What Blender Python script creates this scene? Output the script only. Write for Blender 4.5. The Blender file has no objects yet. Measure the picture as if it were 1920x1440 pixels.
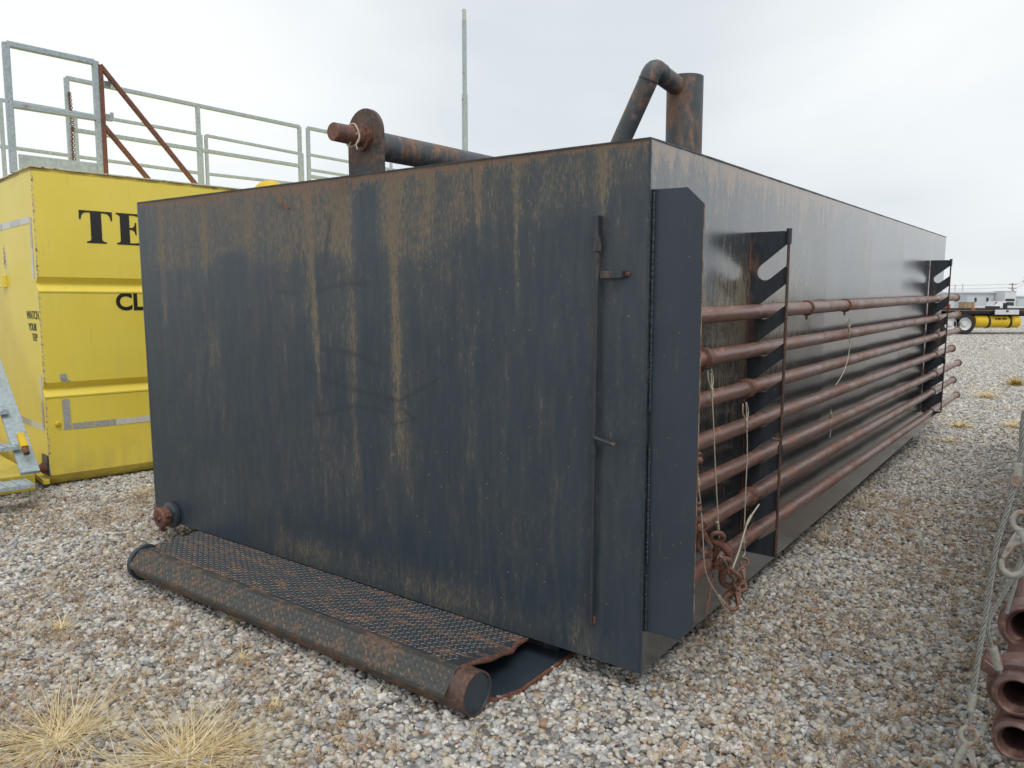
import bpy, math, random
import numpy as np
from mathutils import Vector, Matrix, Quaternion
random.seed(7); rng = np.random.default_rng(7)
SC = bpy.context.scene; COL = SC.collection
# ------------------------------------------------------------------ camera
FPX, CX, CY, CAMZ = 1450.0, 960.0, 720.0, 1.55
PITCH = math.atan(152/FPX)
cam_d = bpy.data.cameras.new('camera'); cam = bpy.data.objects.new('camera', cam_d); COL.objects.link(cam)
cam.location = (0, 0, CAMZ); cam.rotation_euler = (math.pi/2-PITCH, 0, 0)
cam_d.sensor_width = 36; cam_d.lens = 36*FPX/1920; cam_d.clip_start = 0.05; cam_d.clip_end = 3000
SC.camera = cam
# ------------------------------------------------------------------ world: overcast sky
SUN_EL, SUN_AZ = math.radians(55), math.radians(166)     # azimuth clockwise from +Y
w = bpy.data.worlds.new("World"); SC.world = w; w.use_nodes = True
nt = w.node_tree; nt.nodes.clear()
def wn(t, **k):
    n = nt.nodes.new(t)
    for a, b in k.items(): setattr(n, a, b)
    return n
out = wn('ShaderNodeOutputWorld'); bg = wn('ShaderNodeBackground'); bg2 = wn('ShaderNodeBackground'); mixs = wn('ShaderNodeMixShader')
sky = wn('ShaderNodeTexSky'); sky.sky_type = 'NISHITA'; sky.sun_disc = False
sky.sun_elevation = SUN_EL; sky.sun_rotation = SUN_AZ
bg.inputs[1].default_value = 0.09
nt.links.new(sky.outputs[0], bg.inputs[0])
tc = wn('ShaderNodeTexCoord'); mp = wn('ShaderNodeMapping'); mp.inputs['Scale'].default_value = (1.0, 1.0, 2.2)
mp.inputs['Location'].default_value = (3.1, 0.4, 1.7)
nz = wn('ShaderNodeTexNoise'); nz.inputs['Scale'].default_value = 1.4; nz.inputs['Detail'].default_value = 5; nz.inputs['Roughness'].default_value = 0.45; nz.inputs['Distortion'].default_value = 0.3
cr = wn('ShaderNodeValToRGB'); e = cr.color_ramp.elements
e[0].position = 0.36; e[0].color = (0.63, 0.67, 0.70, 1); e[1].position = 0.62; e[1].color = (0.87, 0.89, 0.88, 1)
m1 = cr.color_ramp.elements.new(0.5); m1.color = (0.775, 0.805, 0.815, 1)
nt.links.new(tc.outputs['Generated'], mp.inputs[0]); nt.links.new(mp.outputs[0], nz.inputs[0]); nt.links.new(nz.outputs[0], cr.inputs[0])
nt.links.new(cr.outputs[0], bg2.inputs[0]); bg2.inputs[1].default_value = 1.0
mixs.inputs[0].default_value = 0.93
nt.links.new(bg.outputs[0], mixs.inputs[1]); nt.links.new(bg2.outputs[0], mixs.inputs[2]); nt.links.new(mixs.outputs[0], out.inputs[0])
# ------------------------------------------------------------------ sun (veiled by cloud)
sd = bpy.data.lights.new('sun', 'SUN'); sd.energy = 1.0; sd.angle = math.radians(25); sd.color = (1.0, 0.96, 0.9)
so = bpy.data.objects.new('sun', sd); COL.objects.link(so)
sv = Vector((math.sin(SUN_AZ)*math.cos(SUN_EL), math.cos(SUN_AZ)*math.cos(SUN_EL), math.sin(SUN_EL)))
so.rotation_euler = sv.to_track_quat('Z', 'Y').to_euler()
SC.view_settings.view_transform = 'Standard'; SC.view_settings.look = 'None'; SC.view_settings.gamma = 1
SC.view_settings.exposure = 0.27; SC.view_settings.use_curve_mapping = False

# ------------------------------------------------------------------ sight lines used to measure real positions
FW = Vector((0, math.cos(PITCH), -math.sin(PITCH))); UP = Vector((0, math.sin(PITCH), math.cos(PITCH))); RT = Vector((1, 0, 0))
CAMP = Vector((0, 0, CAMZ))
def ray(px, py): return FW*FPX + RT*(px-CX) - UP*(py-CY)
def gnd(px, py, z=0.0):
    r = ray(px, py); return CAMP + r*((z-CAMZ)/r.z)
def atd(px, py, d):                                   # point at depth d metres
    return CAMP + ray(px, py)*(d/FPX)
def at_frame(F, px, py, ax, val):                     # F: 4x4 frame; returns local point on plane axis=val
    inv = F.inverted(); c = inv @ CAMP; r = inv.to_3x3() @ ray(px, py)
    return c + r*((val-c[ax])/r[ax])

# ------------------------------------------------------------------ mesh helpers
class MB:
    def __init__(s): s.v = []; s.f = []; s.sm = []; s.mi = []
    def add(s, vs, fs, smooth=False, mi=0):
        o = len(s.v); s.v += [tuple(p) for p in vs]; s.f += [tuple(i+o for i in f) for f in fs]; s.sm += [smooth]*len(fs); s.mi += [mi]*len(fs)
    def box(s, a, b, mi=0):
        (x0, y0, z0), (x1, y1, z1) = a, b
        s.add([(x0,y0,z0),(x1,y0,z0),(x1,y1,z0),(x0,y1,z0),(x0,y0,z1),(x1,y0,z1),(x1,y1,z1),(x0,y1,z1)],
              [(0,3,2,1),(4,5,6,7),(0,1,5,4),(1,2,6,5),(2,3,7,6),(3,0,4,7)], False, mi)
    def bar(s, p, q, w, h=None, up=(0,0,1), mi=0, ch=0.0):     # rectangular bar between p and q
        h = h or w; p, q = Vector(p), Vector(q); d = (q-p).normalized(); up = Vector(up)
        if abs(d.dot(up)) > .98: up = Vector((1, 0, 0))
        a = d.cross(up).normalized(); b = a.cross(d).normalized()
        c = min(w, h)*.12
        pr = [(w/2-c, h/2), (w/2, h/2-c), (w/2, -h/2+c), (w/2-c, -h/2), (-w/2+c, -h/2), (-w/2, -h/2+c), (-w/2, h/2-c), (-w/2+c, h/2)]
        vs = [p+a*x+b*y for x, y in pr]+[q+a*x+b*y for x, y in pr]
        s.add(vs, [(i, (i+1) % 8, (i+1) % 8+8, i+8) for i in range(8)]+[tuple(range(7, -1, -1)), tuple(range(8, 16))], False, mi)
    def tube(s, pts, r, n=16, caps=True, mi=0, smooth=True):
        pts = [Vector(p) for p in pts]; R = r if hasattr(r, '__len__') else [r]*len(pts)
        vs = []; pa = None
        for i, p in enumerate(pts):
            d = ((pts[min(i+1, len(pts)-1)]-pts[max(i-1, 0)])).normalized()
            if pa is None: a = d.orthogonal().normalized()
            else: a = (pa - d*pa.dot(d)).normalized()
            pa = a; b = d.cross(a)
            for k in range(n):
                t = 2*math.pi*k/n; vs.append(p+(a*math.cos(t)+b*math.sin(t))*R[i])
        fs = [(i*n+k, i*n+(k+1) % n, (i+1)*n+(k+1) % n, (i+1)*n+k) for i in range(len(pts)-1) for k in range(n)]
        s.add(vs, fs, smooth, mi)
        if caps:
            s.add(vs[:n], [tuple(range(n-1, -1, -1))], False, mi); s.add(vs[-n:], [tuple(range(n))], False, mi)
    def lathe(s, c, ax, prof, n=24, smooth=True, mi=0):         # prof: (dist along axis, radius)
        c = Vector(c); d = Vector(ax).normalized(); a = d.orthogonal().normalized(); b = d.cross(a)
        vs = [c+d*t+(a*math.cos(2*math.pi*k/n)+b*math.sin(2*math.pi*k/n))*r for t, r in prof for k in range(n)]
        fs = [(i*n+k, i*n+(k+1) % n, (i+1)*n+(k+1) % n, (i+1)*n+k) for i in range(len(prof)-1) for k in range(n)]
        # split profile for crisp edges
        for i in range(len(prof)-1):
            seg = vs[i*n:(i+2)*n]; s.add(seg, [(k, (k+1) % n, n+(k+1) % n, n+k) for k in range(n)], smooth, mi)
    def prism(s, poly, t0, t1, fr, mi=0):                      # poly 2d points; fr(x,y,t)->3d
        n = len(poly); vs = [fr(x, y, t0) for x, y in poly]+[fr(x, y, t1) for x, y in poly]
        s.add(vs, [tuple(range(n-1, -1, -1)), tuple(range(n, 2*n))]+[(i, (i+1) % n, (i+1) % n+n, i+n) for i in range(n)], False, mi)
    def build(s, name, mat, parent=None, bevel=0, fix=True):
        me = bpy.data.meshes.new(name); me.from_pydata(s.v, [], s.f)
        me.polygons.foreach_set('use_smooth', s.sm); me.polygons.foreach_set('material_index', s.mi)
        for m in (mat if isinstance(mat, (list, tuple)) else [mat]): me.materials.append(m)
        if fix:
            import bmesh
            bm = bmesh.new(); bm.from_mesh(me); bmesh.ops.recalc_face_normals(bm, faces=bm.faces); bm.to_mesh(me); bm.free()
        me.update()
        o = bpy.data.objects.new(name, me); COL.objects.link(o)
        if parent is not None: o.parent = parent
        if bevel:
            b = o.modifiers.new('bevel', 'BEVEL'); b.width = bevel; b.segments = 2; b.limit_method = 'ANGLE'; b.angle_limit = math.radians(40)
        return o
def tag(o, label=None, cat=None, group=None, kind=None):
    for k, v in (('label', label), ('category', cat), ('group', group), ('kind', kind)):
        if v: o[k] = v
    return o
def empty(name, mat4, label, cat, group=None):
    o = bpy.data.objects.new(name, None); COL.objects.link(o); o.matrix_world = mat4; o.empty_display_size = .1
    return tag(o, label, cat, group)
def copy_tree(o, parent=None):
    c = o.copy(); COL.objects.link(c)
    if parent is not None: c.parent = parent
    for ch in [x for x in bpy.data.objects if x.parent == o]: copy_tree(ch, c)
    return c

# ------------------------------------------------------------------ materials
class NM:
    def __init__(s, name):
        s.m = bpy.data.materials.new(name); s.m.use_nodes = True; s.t = s.m.node_tree; s.b = s.t.nodes['Principled BSDF']
        s.geo = None
    def n(s, t, **k):
        x = s.t.nodes.new(t)
        for a, b in k.items(): setattr(x, a, b)
        return x
    def l(s, a, b): s.t.links.new(a, b)
    def coord(s, scale=(1, 1, 1), kind='Object'):
        c = s.n('ShaderNodeTexCoord'); m = s.n('ShaderNodeMapping'); m.inputs['Scale'].default_value = scale
        s.l(c.outputs[kind], m.inputs[0]); return m.outputs[0]
    def noise(s, vec, scale, detail=4, rough=.55, dist=0):
        x = s.n('ShaderNodeTexNoise'); x.inputs['Scale'].default_value = scale; x.inputs['Detail'].default_value = detail
        x.inputs['Roughness'].default_value = rough; x.inputs['Distortion'].default_value = dist; s.l(vec, x.inputs[0]); return x.outputs[0]
    def math(s, op, a, b=None, c=None, clamp=False):
        x = s.n('ShaderNodeMath', operation=op); x.use_clamp = clamp
        for i, v in enumerate((a, b, c)):
            if v is None: continue
            if isinstance(v, (int, float)): x.inputs[i].default_value = v
            else: s.l(v, x.inputs[i])
        return x.outputs[0]
    def step(s, v, lo, hi, a=0., b=1.):
        x = s.n('ShaderNodeMapRange', interpolation_type='SMOOTHSTEP'); s.l(v, x.inputs[0])
        for i, q in zip((1, 2, 3, 4), (lo, hi, a, b)):
            if isinstance(q, (int, float)): x.inputs[i].default_value = q
            else: s.l(q, x.inputs[i])
        return x.outputs[0]
    def mix(s, f, a, b):
        x = s.n('ShaderNodeMix', data_type='RGBA')
        if isinstance(f, (int, float)): x.inputs[0].default_value = f
        else: s.l(f, x.inputs[0])
        for i, v in ((6, a), (7, b)):
            if isinstance(v, tuple): x.inputs[i].default_value = (*v[:3], 1)
            else: s.l(v, x.inputs[i])
        return x.outputs[2]
    def ramp(s, v, stops):
        x = s.n('ShaderNodeValToRGB'); el = x.color_ramp.elements
        while len(el) < len(stops): el.new(.5)
        for i, (p, c) in enumerate(stops): el[i].position = p; el[i].color = (*c, 1)
        s.l(v, x.inputs[0]); return x.outputs[0]
    def attr(s, name, typ='GEOMETRY'):
        x = s.n('ShaderNodeAttribute', attribute_name=name, attribute_type=typ); return x
    def base(s, v):
        if isinstance(v, tuple): s.b.inputs['Base Color'].default_value = (*v[:3], 1)
        else: s.l(v, s.b.inputs['Base Color'])
    def rough(s, v):
        if isinstance(v, (int, float)): s.b.inputs['Roughness'].default_value = v
        else: s.l(v, s.b.inputs['Roughness'])
    def bump(s, h, st=.3, dist=.002):
        x = s.n('ShaderNodeBump'); x.inputs['Strength'].default_value = st; x.inputs['Distance'].default_value = dist
        s.l(h, x.inputs['Height']); s.l(x.outputs[0], s.b.inputs['Normal'])

def mat_rusty(name, paint, rust, amount=.5, scale=8, pale=None, rough=.55, stretch=(1, 1, 1), bump=.3):
    k = NM(name); c = k.coord(stretch)
    n1 = k.noise(c, scale, 6, .65, .3); n2 = k.noise(c, scale*6, 3, .6); n3 = k.noise(c, scale*30, 2)
    r2 = k.ramp(n2, [(.3, tuple(x*.6 for x in rust)), (.55, rust), (.75, tuple(min(1, x*1.5) for x in rust))])
    a = k.math('ADD', n1, k.math('MULTIPLY', k.math('SUBTRACT', n2, .5), .35))
    m = k.step(a, 1-amount-.06, 1-amount+.06)
    pc = k.mix(k.step(n2, .3, .7), tuple(x*.85 for x in paint), tuple(x*1.15 for x in paint))
    col = k.mix(m, pc, r2)
    if pale:
        n4 = k.noise(c, scale*2.3, 5, .7); col = k.mix(k.step(n4, .56, .72, 0, .75), col, pale)
    k.base(col); k.rough(k.math('ADD', k.math('MULTIPLY', m, .2), rough)); k.bump(k.math('ADD', k.math('MULTIPLY', n2, .6), k.math('MULTIPLY', n3, .4)), bump, .002)
    return k.m

def mat_tank(name, fall=1.0):
    """dark blue-grey paint; attributes: grime (olive film), rust (brown run-off), scratch"""
    k = NM(name); c0 = k.coord(); cs = k.coord((1, 1, .16)); cs2 = k.coord((1, 1, .30))
    g = k.attr('grime').outputs['Fac']; r = k.attr('rust').outputs['Fac']; wv = k.attr('clean').outputs['Fac']
    st = k.noise(cs, 30, 4, .6); st2 = k.noise(cs2, 95, 5, .75); big = k.noise(c0, 1.3, 3); fine = k.noise(c0, 140, 2)
    blot = k.noise(k.coord((1, 1, .5)), 9, 5, .65)
    comb = k.math('ADD', k.math('ADD', k.math('MULTIPLY', st, .8), k.math('MULTIPLY', st2, 1.6)), k.math('MULTIPLY', blot, .7))
    comb = k.math('ADD', k.math('MULTIPLY', k.math('SUBTRACT', comb, 1.55), 1.0), .5)
    paint = k.ramp(k.math('ADD', k.math('MULTIPLY', big, .6), k.math('MULTIPLY', st, .4)), [(.3, (.027, .042, .059)), (.7, (.038, .055, .074))])
    gm = k.step(k.math('ADD', comb, g), .72, 1.22)
    film = k.math('MULTIPLY', k.step(k.math('ADD', k.math('MULTIPLY', k.math('ADD', st, blot), .9), k.math('MULTIPLY', g, 1.6)), .75, 1.55), .55)
    paint = k.mix(k.math('MULTIPLY', film, k.step(st2, .25, .7, .5, 1)), paint, (.115, .108, .088))
    gcol = k.ramp(st2, [(.3, (.105, .094, .070)), (.65, (.235, .175, .115))])
    gcol = k.mix(k.math('MULTIPLY', k.attr('gloss').outputs['Fac'], .7), gcol, (.34, .285, .20))
    col = k.mix(k.math('MULTIPLY', gm, .85), paint, gcol)
    wm = k.step(st2, .56, .72, 0, .20); col = k.mix(k.math('MULTIPLY', wm, wv), col, (.18, .19, .18))
    rm = k.step(k.math('ADD', comb, r), .84, 1.10)
    rcol = k.ramp(st2, [(.3, (.125, .080, .055)), (.65, (.235, .145, .095))]); rcol = k.mix(k.math('MULTIPLY', k.attr('gloss').outputs['Fac'], .6), rcol, (.36, .235, .155))
    col = k.mix(k.math('MULTIPLY', rm, .88), col, rcol)
    sc = k.attr('scratch').outputs['Fac']; col = k.mix(k.math('MULTIPLY', sc, .6), col, (.024, .033, .045))
    v = k.n('ShaderNodeTexVoronoi'); v.inputs['Scale'].default_value = 26; k.l(k.coord((1, 1, .8)), v.inputs[0]); v.inputs['Randomness'].default_value = 1
    pick = k.n('ShaderNodeSeparateColor'); k.l(v.outputs['Color'], pick.inputs[0])
    sp = k.math('MULTIPLY', k.step(v.outputs['Distance'], .05, .10, 1, 0), k.step(pick.outputs[0], .76, .80))
    col = k.mix(k.math('MULTIPLY', sp, .6), col, (.30, .28, .22))
    k.base(col)
    gl = k.attr('gloss').outputs['Fac']
    ro = k.math('SUBTRACT', k.math('ADD', .38, k.math('MULTIPLY', k.math('MAXIMUM', gm, rm), k.math('SUBTRACT', .20, k.math('MULTIPLY', k.attr('gloss').outputs['Fac'], .17)))), k.math('MULTIPLY', gl, .14)); ro = k.math('ADD', ro, k.math('MULTIPLY', k.math('SUBTRACT', st, .5), .05))
    k.rough(ro)
    k.l(k.math('ADD', .5, k.math('MULTIPLY', gl, .35)), k.b.inputs['Specular IOR Level'])
    k.l(k.math('MULTIPLY', gl, .7), k.b.inputs['Coat Weight']); k.b.inputs['Coat Roughness'].default_value = .2
    wob = k.noise(k.coord((.8, .8, .8)), 1.1, 2)
    k.bump(k.math('ADD', k.math('MULTIPLY', fine, .04), k.math('MULTIPLY', wob, 5.0)), .5, .006)
    return k.m

def mat_plain(name, col, rough=.5, metal=0, var=.12, scale=20, bump=.15, spec=.5):
    k = NM(name); c = k.coord(); n = k.noise(c, scale, 5, .65)
    k.base(k.mix(k.step(n, .3, .7), tuple(x*(1-var) for x in col), tuple(x*(1+var) for x in col)))
    k.rough(k.math('ADD', rough-.08, k.math('MULTIPLY', n, .16))); k.b.inputs['Metallic'].default_value = metal
    k.b.inputs['Specular IOR Level'].default_value = spec
    k.bump(n, bump, .002); return k.m

M = {}
M['tank'] = mat_tank('weathered_dark_paint')
M['darksteel'] = mat_rusty('dark_painted_steel', (.034, .042, .053), (.12, .070, .048), .38, 6, None, .42, (1, 1, .35))
k = NM('dark_painted_plate'); c = k.coord(); n1 = k.noise(c, 3, 4); n2 = k.noise(k.coord((1, 1, .12)), 60, 3, .7)
v = k.n('ShaderNodeTexVoronoi'); v.inputs['Scale'].default_value = 34; k.l(c, v.inputs[0]); pk = k.n('ShaderNodeSeparateColor'); k.l(v.outputs['Color'], pk.inputs[0])
x = k.mix(k.step(n1, .3, .7), (.030, .043, .059), (.038, .053, .071)); x = k.mix(k.step(n2, .62, .72, 0, .22), x, (.15, .15, .14))
x = k.mix(k.math('MULTIPLY', k.step(v.outputs['Distance'], .05, .11, .7, 0), k.step(pk.outputs[0], .74, .78)), x, (.26, .25, .22))
x = k.mix(k.step(k.noise(k.coord((2.2, 2.2, .5)), 7, 6, .8), .66, .70, 0, .5), x, (.11, .085, .06)); k.base(x); k.rough(.4); k.bump(n1, .1, .002); M['darkclean'] = k.m
M['edge'] = mat_rusty('bare_worn_edge', (.28, .22, .16), (.18, .085, .05), .5, 14, None, .6)
M['stack'] = mat_rusty('stack_paint_rust', (.068, .078, .088), (.19, .115, .080), .47, 5.5, (.13, .095, .07), .5, (1, 1, .55))
M['pipe'] = mat_rusty('rusty_tubing', (.18, .100, .084), (.235, .115, .078), .46, 9, (.36, .27, .23), .34, (1, .35, 1))
M['pipe2'] = mat_rusty('rusty_fitting', (.125, .058, .046), (.19, .085, .055), .5, 14, (.22, .14, .115), .45)
M['keeper'] = mat_rusty('brown_rod', (.085, .05, .042), (.13, .07, .05), .5, 10, None, .55)
M['hookrust'] = mat_rusty('red_brown_forging', (.17, .085, .068), (.24, .11, .07), .5, 30, (.33, .27, .22), .5)
M['lug'] = mat_rusty('scuffed_lug_paint', (.042, .045, .050), (.12, .075, .055), .52, 7, None, .5)
M['ring'] = mat_rusty('dark_purple_rust', (.095, .050, .044), (.145, .070, .050), .45, 11, (.20, .15, .13), .42)
M['rust'] = mat_rusty('red_brown_rust', (.13, .055, .04), (.20, .085, .055), .55, 12, None, .65)
M['tread'] = mat_rusty('chequer_plate', (.036, .042, .052), (.20, .115, .075), .43, 16, None, .5, (.5, 1.6, 1))
M['skirt'] = mat_rusty('dusty_nose_plate', (.055, .056, .050), (.15, .092, .062), .44, 10, None, .6)
M['worn'] = mat_rusty('worn_chequer_tops', (.125, .132, .135), (.24, .16, .12), .44, 16, None, .42, (.5, 1.6, 1))
M['roller'] = mat_rusty('roller_paint', (.055, .052, .045), (.15, .085, .055), .50, 6, None, .5)
M['grey'] = mat_rusty('grey_painted_rail', (.37, .44, .475), (.22, .12, .07), .32, 7, (.46, .52, .54), .5)
M['rope'] = mat_plain('steel_rope', (.25, .25, .235), .5, .35, .25, 200, .5)
M['thin_cable'] = mat_plain('thin_weathered_cable', (.52, .48, .39), .6, .1, .3, 150, .4)
M['galv'] = mat_rusty('galvanised_fitting', (.27, .265, .235), (.20, .095, .055), .45, 22, None, .45)
M['brass'] = mat_plain('crimp_sleeve', (.50, .45, .30), .5, .3, .2, 90, .4)
M['black'] = mat_plain('black_lettering', (.018, .017, .016), .45)
M['tape'] = mat_plain('silver_tape', (.50, .50, .46), .38, .25, .2, 60)
M['tapew'] = mat_plain('white_tape', (.66, .64, .60), .45, 0, .12, 60)
M['rubber'] = mat_plain('tyre_rubber', (.022, .022, .023), .8)
M['white'] = mat_plain('white_paint', (.62, .63, .64), .5, 0, .08, 3)
M['metalwall'] = mat_plain('pale_metal_cladding', (.50, .54, .58), .55, 0, .08, 2)
M['glass'] = mat_plain('dark_glass', (.03, .04, .05), .12)
M['wood'] = mat_plain('weathered_pole_wood', (.16, .14, .12), .85)
M['string'] = mat_plain('pale_string', (.55, .50, .36), .8)
M['inside'] = mat_plain('recess_shadow', (.035, .018, .012), .8)  # near-black standing in for shadow in pipe bores and between rope strands
M['bright'] = mat_plain('yellow_tube_paint', (.70, .47, .02), .45, 0, .08, 8)
M['chassis'] = mat_plain('black_chassis', (.02, .02, .022), .55)
M['orange'] = mat_plain('orange_marker', (.45, .09, .03), .5)
M['timber'] = mat_plain('timber_deck', (.36, .27, .17), .8)

k = NM('yellow_tank_paint'); c = k.coord(); n1 = k.noise(c, 2.2, 5, .6); n2 = k.noise(c, 30, 5, .75, .4); n3 = k.noise(k.coord((1, 1, .12)), 14, 4)
col = k.mix(k.step(n1, .3, .7), (.84, .665, .085), (.87, .70, .11)); col = k.mix(k.step(n3, .5, .75, 0, .25), col, (.74, .60, .18))
r = k.attr('rust').outputs['Fac']; rm = k.step(k.math('ADD', n2, r), .84, .92)
wm_ = k.step(k.math('ADD', n2, r), .74, .80); col = k.mix(k.math('MULTIPLY', wm_, .6), col, (.62, .50, .30))
col = k.mix(rm, col, (.19, .085, .045)); ch = k.step(k.noise(c, 55, 2, .8), .735, .75); col = k.mix(k.math('MULTIPLY', ch, .7), col, (.25, .14, .05))
sx_ = k.n('ShaderNodeSeparateXYZ'); k.l(k.coord(), sx_.inputs[0])
dirt = k.math('MULTIPLY', k.step(sx_.outputs[2], .0, .45, .40, .0), k.step(k.noise(k.coord((1, 1, .4)), 7, 5, .7), .40, .62)); col = k.mix(dirt, col, (.42, .33, .17))
drip = k.math('MULTIPLY', k.step(k.noise(k.coord((1, 1, .06)), 22, 4, .6), .60, .74, 0, .45), k.step(sx_.outputs[2], .6, 2.4)); col = k.mix(drip, col, (.50, .38, .13))
k.base(col); k.rough(.42); k.bump(k.math('ADD', k.math('MULTIPLY', n1, 3), k.math('MULTIPLY', n2, .1)), .3, .004)
M['yellow'] = k.m

GRAV = [(0, (.13, .125, .12)), (.07, (.24, .235, .23)), (.22, (.37, .37, .38)), (.38, (.54, .50, .43)), (.5, (.45, .47, .50)), (.6, (.64, .60, .52)), (.7, (.50, .39, .25)), (.78, (.64, .62, .59)), (.92, (.78, .75, .70)), (.97, (.38, .22, .14)), (1, (.24, .24, .20))]
k = NM('pebble_stone'); a = k.attr('tint', 'INSTANCER').outputs['Fac']; n = k.noise(k.coord((1, 1, 1)), 1.6, 3, .7)
x = k.ramp(a, GRAV); x = k.mix(k.step(n, .4, .7, 0, .35), x, (.30, .26, .21)); k.base(x); k.rough(.62); k.bump(n, .15, .1); M['pebble'] = k.m
k = NM('gravel_bed'); c = k.coord()
v = k.n('ShaderNodeTexVoronoi'); v.inputs['Scale'].default_value = 34; k.l(c, v.inputs[0])
v2 = k.n('ShaderNodeTexVoronoi'); v2.inputs['Scale'].default_value = 13; k.l(c, v2.inputs[0])
sp = k.n('ShaderNodeSeparateColor'); k.l(v.outputs['Color'], sp.inputs[0]); sp2 = k.n('ShaderNodeSeparateColor'); k.l(v2.outputs['Color'], sp2.inputs[0])
x = k.ramp(k.math('ADD', k.math('MULTIPLY', sp.outputs[0], .8), k.math('MULTIPLY', sp2.outputs[0], .2)), GRAV)
x = k.mix(k.step(v.outputs['Distance'], .42, .66, 0, .5), x, (.15, .12, .10))
pn = k.noise(c, .35, 5, .6); x = k.mix(k.step(pn, .52, .70, 0, .22), x, (.40, .33, .24)); x = k.mix(.28, x, (.62, .59, .56))
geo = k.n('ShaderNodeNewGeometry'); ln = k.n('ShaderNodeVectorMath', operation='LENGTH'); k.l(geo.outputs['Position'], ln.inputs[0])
x = k.mix(k.step(ln.outputs['Value'], 12, 26, .72, 0), x, (.10, .082, .065))  # dark gaps between pebbles painted into the bed colour near the origin
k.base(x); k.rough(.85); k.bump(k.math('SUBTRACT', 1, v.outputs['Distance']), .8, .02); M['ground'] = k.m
def mat_blade(name, stops, tr=.0):
    k = NM(name); a = k.attr('tint').outputs['Fac']; k.base(k.ramp(a, stops)); k.rough(.75); return k.m
M['litter'] = mat_blade('dead_weed', [(0, (.17, .12, .085)), (.35, (.34, .215, .12)), (.6, (.52, .34, .18)), (.8, (.56, .41, .24)), (1, (.42, .39, .35))])
M['straw'] = mat_blade('dry_straw', [(0, (.55, .40, .19)), (.5, (.76, .60, .32)), (1, (.86, .75, .50))])
M['greenish'] = mat_blade('yellow_weed', [(0, (.20, .24, .06)), (.5, (.55, .42, .05)), (1, (.65, .28, .06))])

# ------------------------------------------------------------------ ground
def I4(): return Matrix.Identity(4)
NG = 40; xs = np.concatenate([-np.geomspace(900, 14, 14), np.linspace(-12, 12, 49), np.geomspace(14, 900, 14)])
ys = np.concatenate([-np.geomspace(300, 6, 8), np.linspace(-4, 20, 49), np.geomspace(22, 1200, 16)])
g = MB(); nx = len(xs)
g.add([(x, y, -.012) for y in ys for x in xs], [(j*nx+i, j*nx+i+1, (j+1)*nx+i+1, (j+1)*nx+i) for j in range(len(ys)-1) for i in range(nx-1)])
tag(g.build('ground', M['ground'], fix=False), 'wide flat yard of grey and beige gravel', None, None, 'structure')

# ------------------------------------------------------------------ frames of the two tanks
TM = Matrix(((0.8044909895, 0.5939590775, -0.0026195426, 0.50914641), (-0.5938708848, 0.8042774444, -0.0213345865, 2.92460628), (-0.0105650323, 0.0187191527, 0.9997689600, 0.09), (0, 0, 0, 1)))
TW, TL, TH = 3.6493, 7.3373, 2.0525
Y0 = gnd(95, 914); U = Vector((.702, .712, 0)).normalized(); V = Vector((-U.y, U.x, 0))
YF = Matrix(((U.x, V.x, 0, Y0.x), (U.y, V.y, 0, Y0.y), (0, 0, 1, 0), (0, 0, 0, 1)))
TI, YI = TM.inverted(), YF.inverted()
def inside_fp(P, F, x0, x1, y0, y1):
    Fi = np.array(F.inverted()); L = P@Fi[:2, :2].T + Fi[:2, 3]
    return (L[:, 0] > x0) & (L[:, 0] < x1) & (L[:, 1] > y0) & (L[:, 1] < y1)

# ------------------------------------------------------------------ value noise for scattering
class VN:
    def __init__(s, seed): s.g = np.random.default_rng(seed).random((256, 256))
    def __call__(s, x, y):
        x0 = np.floor(x).astype(int); y0 = np.floor(y).astype(int); fx = x-x0; fy = y-y0
        fx = fx*fx*(3-2*fx); fy = fy*fy*(3-2*fy); G = s.g
        a = G[x0 % 256, y0 % 256]; b = G[(x0+1) % 256, y0 % 256]; c = G[x0 % 256, (y0+1) % 256]; d = G[(x0+1) % 256, (y0+1) % 256]
        return (a*(1-fx)+b*fx)*(1-fy)+(c*(1-fx)+d*fx)*fy
    def f(s, x, y, o=4): return sum(s(x*2**i+17*i, y*2**i+31*i)*.5**i for i in range(o))/sum(.5**i for i in range(o))
vn1, vn2, vn3 = VN(1), VN(2), VN(3)

# ------------------------------------------------------------------ pebbles: one gravel object, instanced stones
def wedge(n, d0, d1, a0, a1):
    d = np.sqrt(rng.uniform(d0*d0, d1*d1, n)); a = np.radians(rng.uniform(a0, a1, n)); return np.stack([d*np.sin(a), d*np.cos(a)], 1)
def wcount(d0, d1, a0, a1, dens): return int(math.radians(a1-a0)/2*(d1*d1-d0*d0)*dens)
bands = [(1.6, 5, -43, 43, 4200, 1), (5, 9, -38, 40, 2900, 1.08), (9, 15, 14, 38, 1500, 1.2), (15, 30, 24, 36, 900, 1.3), (30, 65, 26, 36, 230, 2.2), (9, 13, -38, -10, 300, 1.2)]
PP, SS = [], []
for d0, d1, a0, a1, dens, sc in bands:
    n = wcount(d0, d1, a0, a1, dens); p = wedge(n, d0, d1, a0, a1); PP.append(p); SS.append(np.full(n, sc))
P = np.concatenate(PP); S = np.concatenate(SS)
keep = ~inside_fp(P, TM, -TW+.35, -.45, .45, TL-.3) & ~inside_fp(P, YF, .4, 8, .4, 2.6)
P = P[keep]; S = S[keep]; n = len(P)
S = S*.0112*np.exp(rng.normal(0, .28, n))
big = rng.random(n) < .02; S[big] *= 1.35; S = np.where(np.hypot(P[:, 0], P[:, 1]) < 9, np.minimum(S, .021), S)
Z = -.008 + rng.uniform(-.006, .007, n) + .012*(vn1.f(P[:, 0]*1.5+50, P[:, 1]*1.5+50)-.5)
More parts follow.
